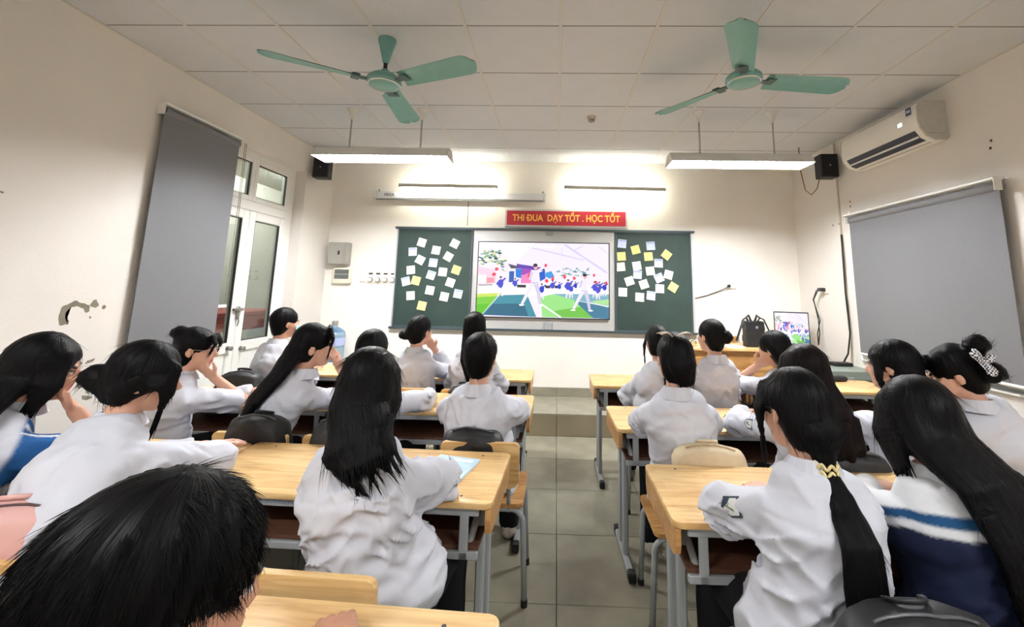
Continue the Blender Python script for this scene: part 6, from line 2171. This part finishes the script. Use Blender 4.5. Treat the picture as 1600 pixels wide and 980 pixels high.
bag('pink leather backpack at the left edge by the nearest desk', (-1.53, 1.30, 0.455), (0.34, 0.22, 0.43), M_pink, 0.3, seed=9, zip_m=mat('pink_zip', (60, 36, 36), 0.5))
# ------------------------------------------------------------------ books, papers, pencil cases
def book(label, loc, rz, size, cover, inner=(236, 236, 230), name='book', cat='book', th=0.008):
    t = thing(name, label, cat, loc, rz)
    w, d = size
    MB().box(-w / 2 + 0.003, w / 2 - 0.003, -d / 2 + 0.003, d / 2 - 0.003, 0.001, th - 0.001).build('pages', mat('pages', inner, 0.8), t)
    mcv = mat('cover_' + label[:18].replace(' ', '_'), cover, 0.35, var=0.18, vscale=16)
    MB().box(-w / 2, w / 2, -d / 2, d / 2, th - 0.001, th, 0.0003).build('cover', mcv, t)
    MB().box(-w / 2, w / 2, -d / 2, d / 2, 0.0, 0.001, 0.0003).build('back_cover', mcv, t)
    return t
b_ = book('blue soft cover book on the third left desk at the aisle', (-0.435, 1.885, DZ), -0.22, (0.19, 0.265), (186, 214, 230))
MB().box(-0.02, 0.075, 0.085, 0.11, 0.008, 0.0086).build('title_label', mat('label_white', (236, 240, 242), 0.5), b_)
MB().box(-0.05, 0.06, -0.09, -0.02, 0.008, 0.0086).build('cover_picture', mat('cover_blue', (120, 170, 196), 0.4, var=0.2, vscale=30), b_)
book('grey printed booklet on the second left desk, before the person with pale glasses', (-1.86, 2.93, DZ), 0.25, (0.19, 0.26), (176, 184, 192))
book('pale blue booklet at the middle of the second left desk', (-1.62, 2.86, DZ), -0.3, (0.15, 0.21), (186, 208, 218), th=0.005)
book('blue and white textbook on the front left desk near the water bottle', (-1.62, 3.86, DZ), 0.35, (0.19, 0.26), (150, 176, 200))
book('magazine with coloured cover on the front left desk', (-1.40, 3.98, DZ), -0.25, (0.19, 0.26), (172, 178, 206), th=0.005)
book('lavender sheet on the front left desk before the left chalkboard', (-0.83, 3.86, DZ), 0.1, (0.21, 0.29), (212, 204, 226), th=0.003)
nb = thing('notebook', 'open white notebook on the nearest desk at the left edge', 'notebook', (-1.36, 1.02, DZ), 0.3)
for sx in (-1, 1):
    vs = [(sx * x, y, 0.002 + 0.012 * math.sin(min(1, x / 0.08) * PI * 0.5) * (1 - x / 0.24)) for x in np.linspace(0, 0.2, 8) for y in (-0.14, 0.14)]
    MB().add(vs, [(2 * k, 2 * k + 1, 2 * k + 3, 2 * k + 2) for k in range(7)]).build('page', mat('paper_white', (226, 228, 224), 0.8), nb, smooth=True)
def pencil_case(label, loc, rz, L, r, m):
    t = thing('pencil_case', label, 'pencil case', loc, rz)
    MB().tube([(-L / 2, 0, r * 0.7), (-L / 2 + 0.012, 0, r * 0.7), (0, 0, r * 0.72), (L / 2 - 0.012, 0, r * 0.7), (L / 2, 0, r * 0.7)], r, 12, rr=[r * 0.7, r, r * 1.05, r, r * 0.7], flat=0.7).build('pouch', m, t, smooth=True)
    MB().tube([(-L / 2 + 0.015, 0, r * 1.42), (L / 2 - 0.015, 0, r * 1.42)], 0.0025, 5).build('zip', mat('zip_grey', (92, 92, 96), 0.35), t)
pencil_case('black pencil case on the front right desk before the grey cabinet', (2.42, 3.96, DZ), 0.1, 0.17, 0.032, M_bag)
ps_ = thing('tissue_pack', 'crumpled white tissue pack on the front right desk', 'tissue pack', (2.28, 3.90, DZ))
V, F = surf(lambda P: ell(P, (0, 0, 0.03), (0.06, 0.05, 0.035)) - 0.008 * vnoise(P * 40), (-0.08, -0.07, 0), (0.08, 0.07, 0.08), 0.007)
o = obj_raw('wrapper', raw_mesh('wrapper', V, F), mat('tissue_white', (226, 226, 222), 0.7), None); o.parent = ps_
cl = thing('hair_claw', 'small black hair claw lying on the second right desk', 'hair claw', (1.02, 2.70, DZ), 0.3)
for k in range(5):
    for sg in (-1, 1):
        MB().tube([(0.012 * k - 0.024, 0, 0.03), (0.012 * k - 0.024, sg * 0.018, 0.02), (0.012 * k - 0.024, sg * 0.014, 0.003)], 0.0025, 5).build('tooth', M_black, cl, smooth=True)
MB().tube([(-0.03, 0, 0.03), (0.03, 0, 0.03)], 0.005, 6).build('hinge', M_black, cl, smooth=True)

# ------------------------------------------------------------------ water bottle
wb_ = thing('water_bottle', 'large blue water bottle on a stand by the front left corner', 'water bottle', (-2.62, 5.22, PZ))
sr = thing('bottle_stand', 'white plastic stand under the large water bottle', 'stand', (-2.62, 5.22, PZ))
MB().box(-0.15, 0.15, -0.15, 0.15, 0.0, 0.36, 0.02, seg=2).build('stand_body', M_white, sr)
MB().box(-0.155, 0.155, -0.155, 0.155, 0.36, 0.385, 0.008).build('stand_top', mat('stand_top', (210, 212, 212), 0.5), sr)
def pet_mat():
    m = mat('pet_blue', (176, 206, 226), 0.12, spec=0.6, trans=0.45)
    return m
MB().lathe([(0.02, 0.39), (0.11, 0.388), (0.125, 0.40), (0.125, 0.45), (0.118, 0.462), (0.125, 0.475), (0.125, 0.53), (0.118, 0.542), (0.126, 0.555), (0.126, 0.68), (0.118, 0.715), (0.085, 0.745), (0.04, 0.77), (0.03, 0.785), (0.03, 0.80)], 28).build('bottle', pet_mat(), wb_, smooth=True)
MB().lathe([(0.127, 0.565), (0.1275, 0.57), (0.1275, 0.65), (0.127, 0.655)], 28, cap=False).build('label_band', mat('label_lilac', (176, 186, 226), 0.5), wb_, smooth=True)
MB().lathe([(0.119, 0.715), (0.087, 0.746), (0.042, 0.772)], 28, Matrix.Translation((0, 0, 0.001)), cap=False).build('shoulder_band', mat('shoulder_blue', (84, 120, 150), 0.3), wb_, smooth=True)
MB().lathe([(0.034, 0.795), (0.036, 0.80), (0.036, 0.84), (0.03, 0.845)], 20).build('cap', mat('cap_grey', (150, 148, 142), 0.5), wb_, smooth='auto')
MB().lathe([(0.012, 0.845), (0.014, 0.87), (0.01, 0.89)], 14).build('pump_stub', mat('stub_white', (226, 224, 216), 0.5), wb_, smooth='auto')

# ------------------------------------------------------------------ teacher table with its things
tt = thing('teacher_table', 'honey wood teacher table on the platform at the right', 'table', (2.05, 5.0, PZ))
TH = 0.905 - PZ
MB().box(-0.72, 0.72, -0.27, 0.27, TH - 0.03, TH, 0.005).build('table_top', M_wood, tt)
MB().box(-0.68, 0.68, -0.235, -0.22, 0.12, TH - 0.03).build('front_panel', M_woodb, tt)
for sx in (-1, 1):
    MB().box(sx * 0.68 - 0.015, sx * 0.68 + 0.015, -0.24, 0.24, 0, TH - 0.03).build('side_panel', M_woodb, tt)
tc_ = thing('teacher_chair', 'wooden teacher chair behind the teacher table', 'chair', (2.02, 5.36, PZ))
MB().box(-0.2, 0.2, -0.18, 0.05, 0.42, 0.44, 0.006).build('seat', M_woodb, tc_)
MB().prism(rounded_rect(0.36, 0.22, 0.03), -0.01, 0.01, Matrix.Translation((0, 0.06, 0.64)) @ Matrix.Rotation(PI / 2, 4, 'X')).build('backrest', M_woodb, tc_)
for sx in (-1, 1):
    MB().tube([(sx * 0.16, 0.045, 0), (sx * 0.16, 0.048, 0.74)], 0.012, 8).build('rear_leg', M_steel, tc_)
    MB().tube([(sx * 0.16, -0.16, 0), (sx * 0.16, -0.16, 0.42)], 0.012, 8).build('front_leg', M_steel, tc_)
mo = thing('laptop', 'black laptop showing the video on the teacher table', 'laptop', (2.62, 5.0, 0.905), -0.42)
MB().box(-0.17, 0.17, -0.12, 0.12, 0, 0.016, 0.004).build('base', M_black, mo)
sc = MB().box(-0.175, 0.175, -0.006, 0.006, 0.0, 0.36, 0.004)
so_ = sc.build('lid', M_black, mo)
so_.location = (0, 0.115, 0.012)
so_.rotation_euler = (-0.10, 0, 0)
small = [(c, p_) for c, p_ in pol]
pc = picture('screen_picture', small, 0.33, 0.335, -0.0065, so_, None, 1.0)
pc.location = (0, 0, 0.012)
bk_ = thing('camera_bag', 'black bag with raised straps on the teacher table beside the laptop', 'bag', (2.16, 4.93, 0.905))
V, F = surf(lambda P: np.maximum(np.abs(P[:, 0]) - 0.085, np.maximum(np.abs(P[:, 1]) - 0.055, np.abs(P[:, 2] - 0.13) - 0.13)) - 0.012 + 0.003 * vnoise(P * 30), (-0.12, -0.09, -0.02), (0.12, 0.09, 0.30), 0.009)
o = obj_raw('body', raw_mesh('body', V, F), M_bag, None); o.parent = bk_
for sx in (-1, 1):
    MB().tube([(sx * 0.05, 0, 0.27), (sx * 0.075, -0.01, 0.31), (sx * 0.11, -0.02, 0.29), (sx * 0.17, -0.03, 0.14), (sx * 0.20, -0.03, 0.06)], 0.016, 8, flat=0.5).build('strap', M_bag, bk_, smooth=True)
    MB().tube([(sx * 0.02, 0, 0.27), (sx * 0.045, 0, 0.335), (sx * 0.08, 0, 0.30)], 0.013, 8).build('top_loop', M_bag, bk_, smooth=True)
MB().lathe([(0.014, 0), (0.014, 0.006)], 14, Matrix.Translation((0.01, -0.066, 0.21)) @ Matrix.Rotation(PI / 2, 4, 'X')).build('buckle', M_alu, bk_)
pp_ = thing('paper_stack', 'loose white papers on the teacher table', 'papers', (1.82, 4.87, 0.905), 0.1)
for k in range(4):
    o = MB().box(-0.17, 0.17, -0.1, 0.1, 0.001 + 0.003 * k, 0.0035 + 0.003 * k).build('sheet', mat('paper_white', (226, 228, 224), 0.8), pp_)
    o.rotation_euler = (0, 0, 0.06 * (k - 1.5))
fl_ = thing('plant_sprig', 'small bunch of green leaves lying on the teacher table', 'plant', (1.47, 4.85, 0.905))
rnd = random.Random(5)
M_leaf = mat('leaf_olive', (112, 120, 66), 0.6, var=0.2, vscale=30)
for k in range(22):
    a, r_, z0 = rnd.uniform(0, 2 * PI), rnd.uniform(0.01, 0.11), rnd.uniform(0.01, 0.05)
    c = Vector((r_ * math.cos(a), r_ * math.sin(a) * 0.7, z0))
    d_ = Vector((math.cos(a + rnd.uniform(-0.6, 0.6)), math.sin(a), rnd.uniform(-0.1, 0.6))).normalized()
    s1 = d_.cross(Vector((0, 0, 1))).normalized()
    L_, w_ = rnd.uniform(0.03, 0.05), rnd.uniform(0.009, 0.015)
    MB().add([tuple(c), tuple(c + d_ * L_ * 0.5 + s1 * w_ + Vector((0, 0, 0.004))), tuple(c + d_ * L_), tuple(c + d_ * L_ * 0.5 - s1 * w_ + Vector((0, 0, 0.004)))], [(0, 1, 2, 3)]).build('leaf', M_leaf, fl_)
cb = thing('grey_cabinet', 'low grey green metal cabinet by the right wall beside the teacher table', 'cabinet', (2.72, 4.42, 0))
M_cab = mat('cabinet_grey_green', (136, 146, 136), 0.5, var=0.05, vscale=6)
MB().box(-0.25, 0.25, -0.17, 0.18, 0.0, 0.70, 0.006).build('body', M_cab, cb)
MB().box(-0.26, 0.26, -0.18, 0.19, 0.705, 0.785, 0.006).build('lid', M_cab, cb)
MB().box(-0.03, 0.03, -0.186, -0.18, 0.69, 0.73, 0.003).build('latch', M_steel, cb)
rtr = thing('network_box', 'flat black router box on the grey cabinet by the right wall', 'router', (2.83, 4.54, 0.785))
MB().box(-0.09, 0.09, -0.05, 0.05, 0.0, 0.035, 0.006).build('casing', M_black, rtr)
# unseen fill lamps, added to brighten the corridor behind the door glass
for y_, l_ in ((4.2, 'added unseen fill lamp on the corridor ceiling right behind the door'), (6.9, 'added unseen fill lamp on the corridor ceiling far beyond the door')):
    cl_ = thing('corridor_fill_lamp', l_, 'lamp', (-4.1, y_, 3.18))
    MB().box(-0.05, 0.05, -0.62, 0.62, -0.03, 0.02, 0.006).build('housing', M_refl, cl_)
    MB().tube([(0, -0.58, -0.045), (0, 0.58, -0.045)], 0.016, 8).build('lamp_tube', mat('corridor_fill_glow', (255, 255, 255), 0.5, emit=(250, 252, 255), estr=430.0), cl_, smooth=True)

# ------------------------------------------------------------------ small pieces belong to the part that carries them
SUB = {'foot_cap': ('foot', 'rear_arch', 'front_arch'), 'rod_nut': ('hanging_rod',), 'blade_arm': ('blade',), 'motor_rim': ('motor',), 'badge_face': ('sleeve_badge',), 'badge_mark': ('sleeve_badge',),
       'hair_tie': ('hair',), 'hair_bow': ('hair',), 'collar': ('shirt',), 'label_print': ('energy_label',), 'flap': ('air_outlet',), 'emblem': ('grille',), 'lock': ('door',), 'letter_bar': ('lettering',),
       'screw': ('table_top',), 'hanger_plate': ('front_rail',), 'strut': ('top_bearer',), 'pen_scribble': ('front_rail',), 'screen_caption': ('screen_picture',), 'knob': ('dial_ring',), 'divider': ('window',),
       'latch': ('lid',), 'shoulder_band': ('bottle',), 'label_band': ('bottle',), 'pump_stub': ('cap',), 'zip': ('body', 'pouch'), 'handle': ('body',), 'title_label': ('cover',), 'cover_picture': ('cover',), 'top_loop': ('strap',), 'pull_cord': ('fabric',)}
def centre(o):
    c = sum((Vector(b) for b in o.bound_box), Vector()) / 8
    return (o.matrix_parent_inverse @ o.matrix_basis) @ c
for root in [o for o in bpy.data.objects if o.parent is None and o.type == 'EMPTY']:
    kids = list(root.children)
    for c in kids:
        want = SUB.get(c.name.split('.')[0])
        if not want: continue
        cand = [k for k in kids if k.name.split('.')[0] in want]
        if not cand: continue
        cc = centre(c)
        p_ = min(cand, key=lambda k: (centre(k) - cc).length)
        inv = (p_.matrix_parent_inverse @ p_.matrix_basis).inverted() @ c.matrix_parent_inverse
        c.parent = p_
        c.matrix_parent_inverse = inv
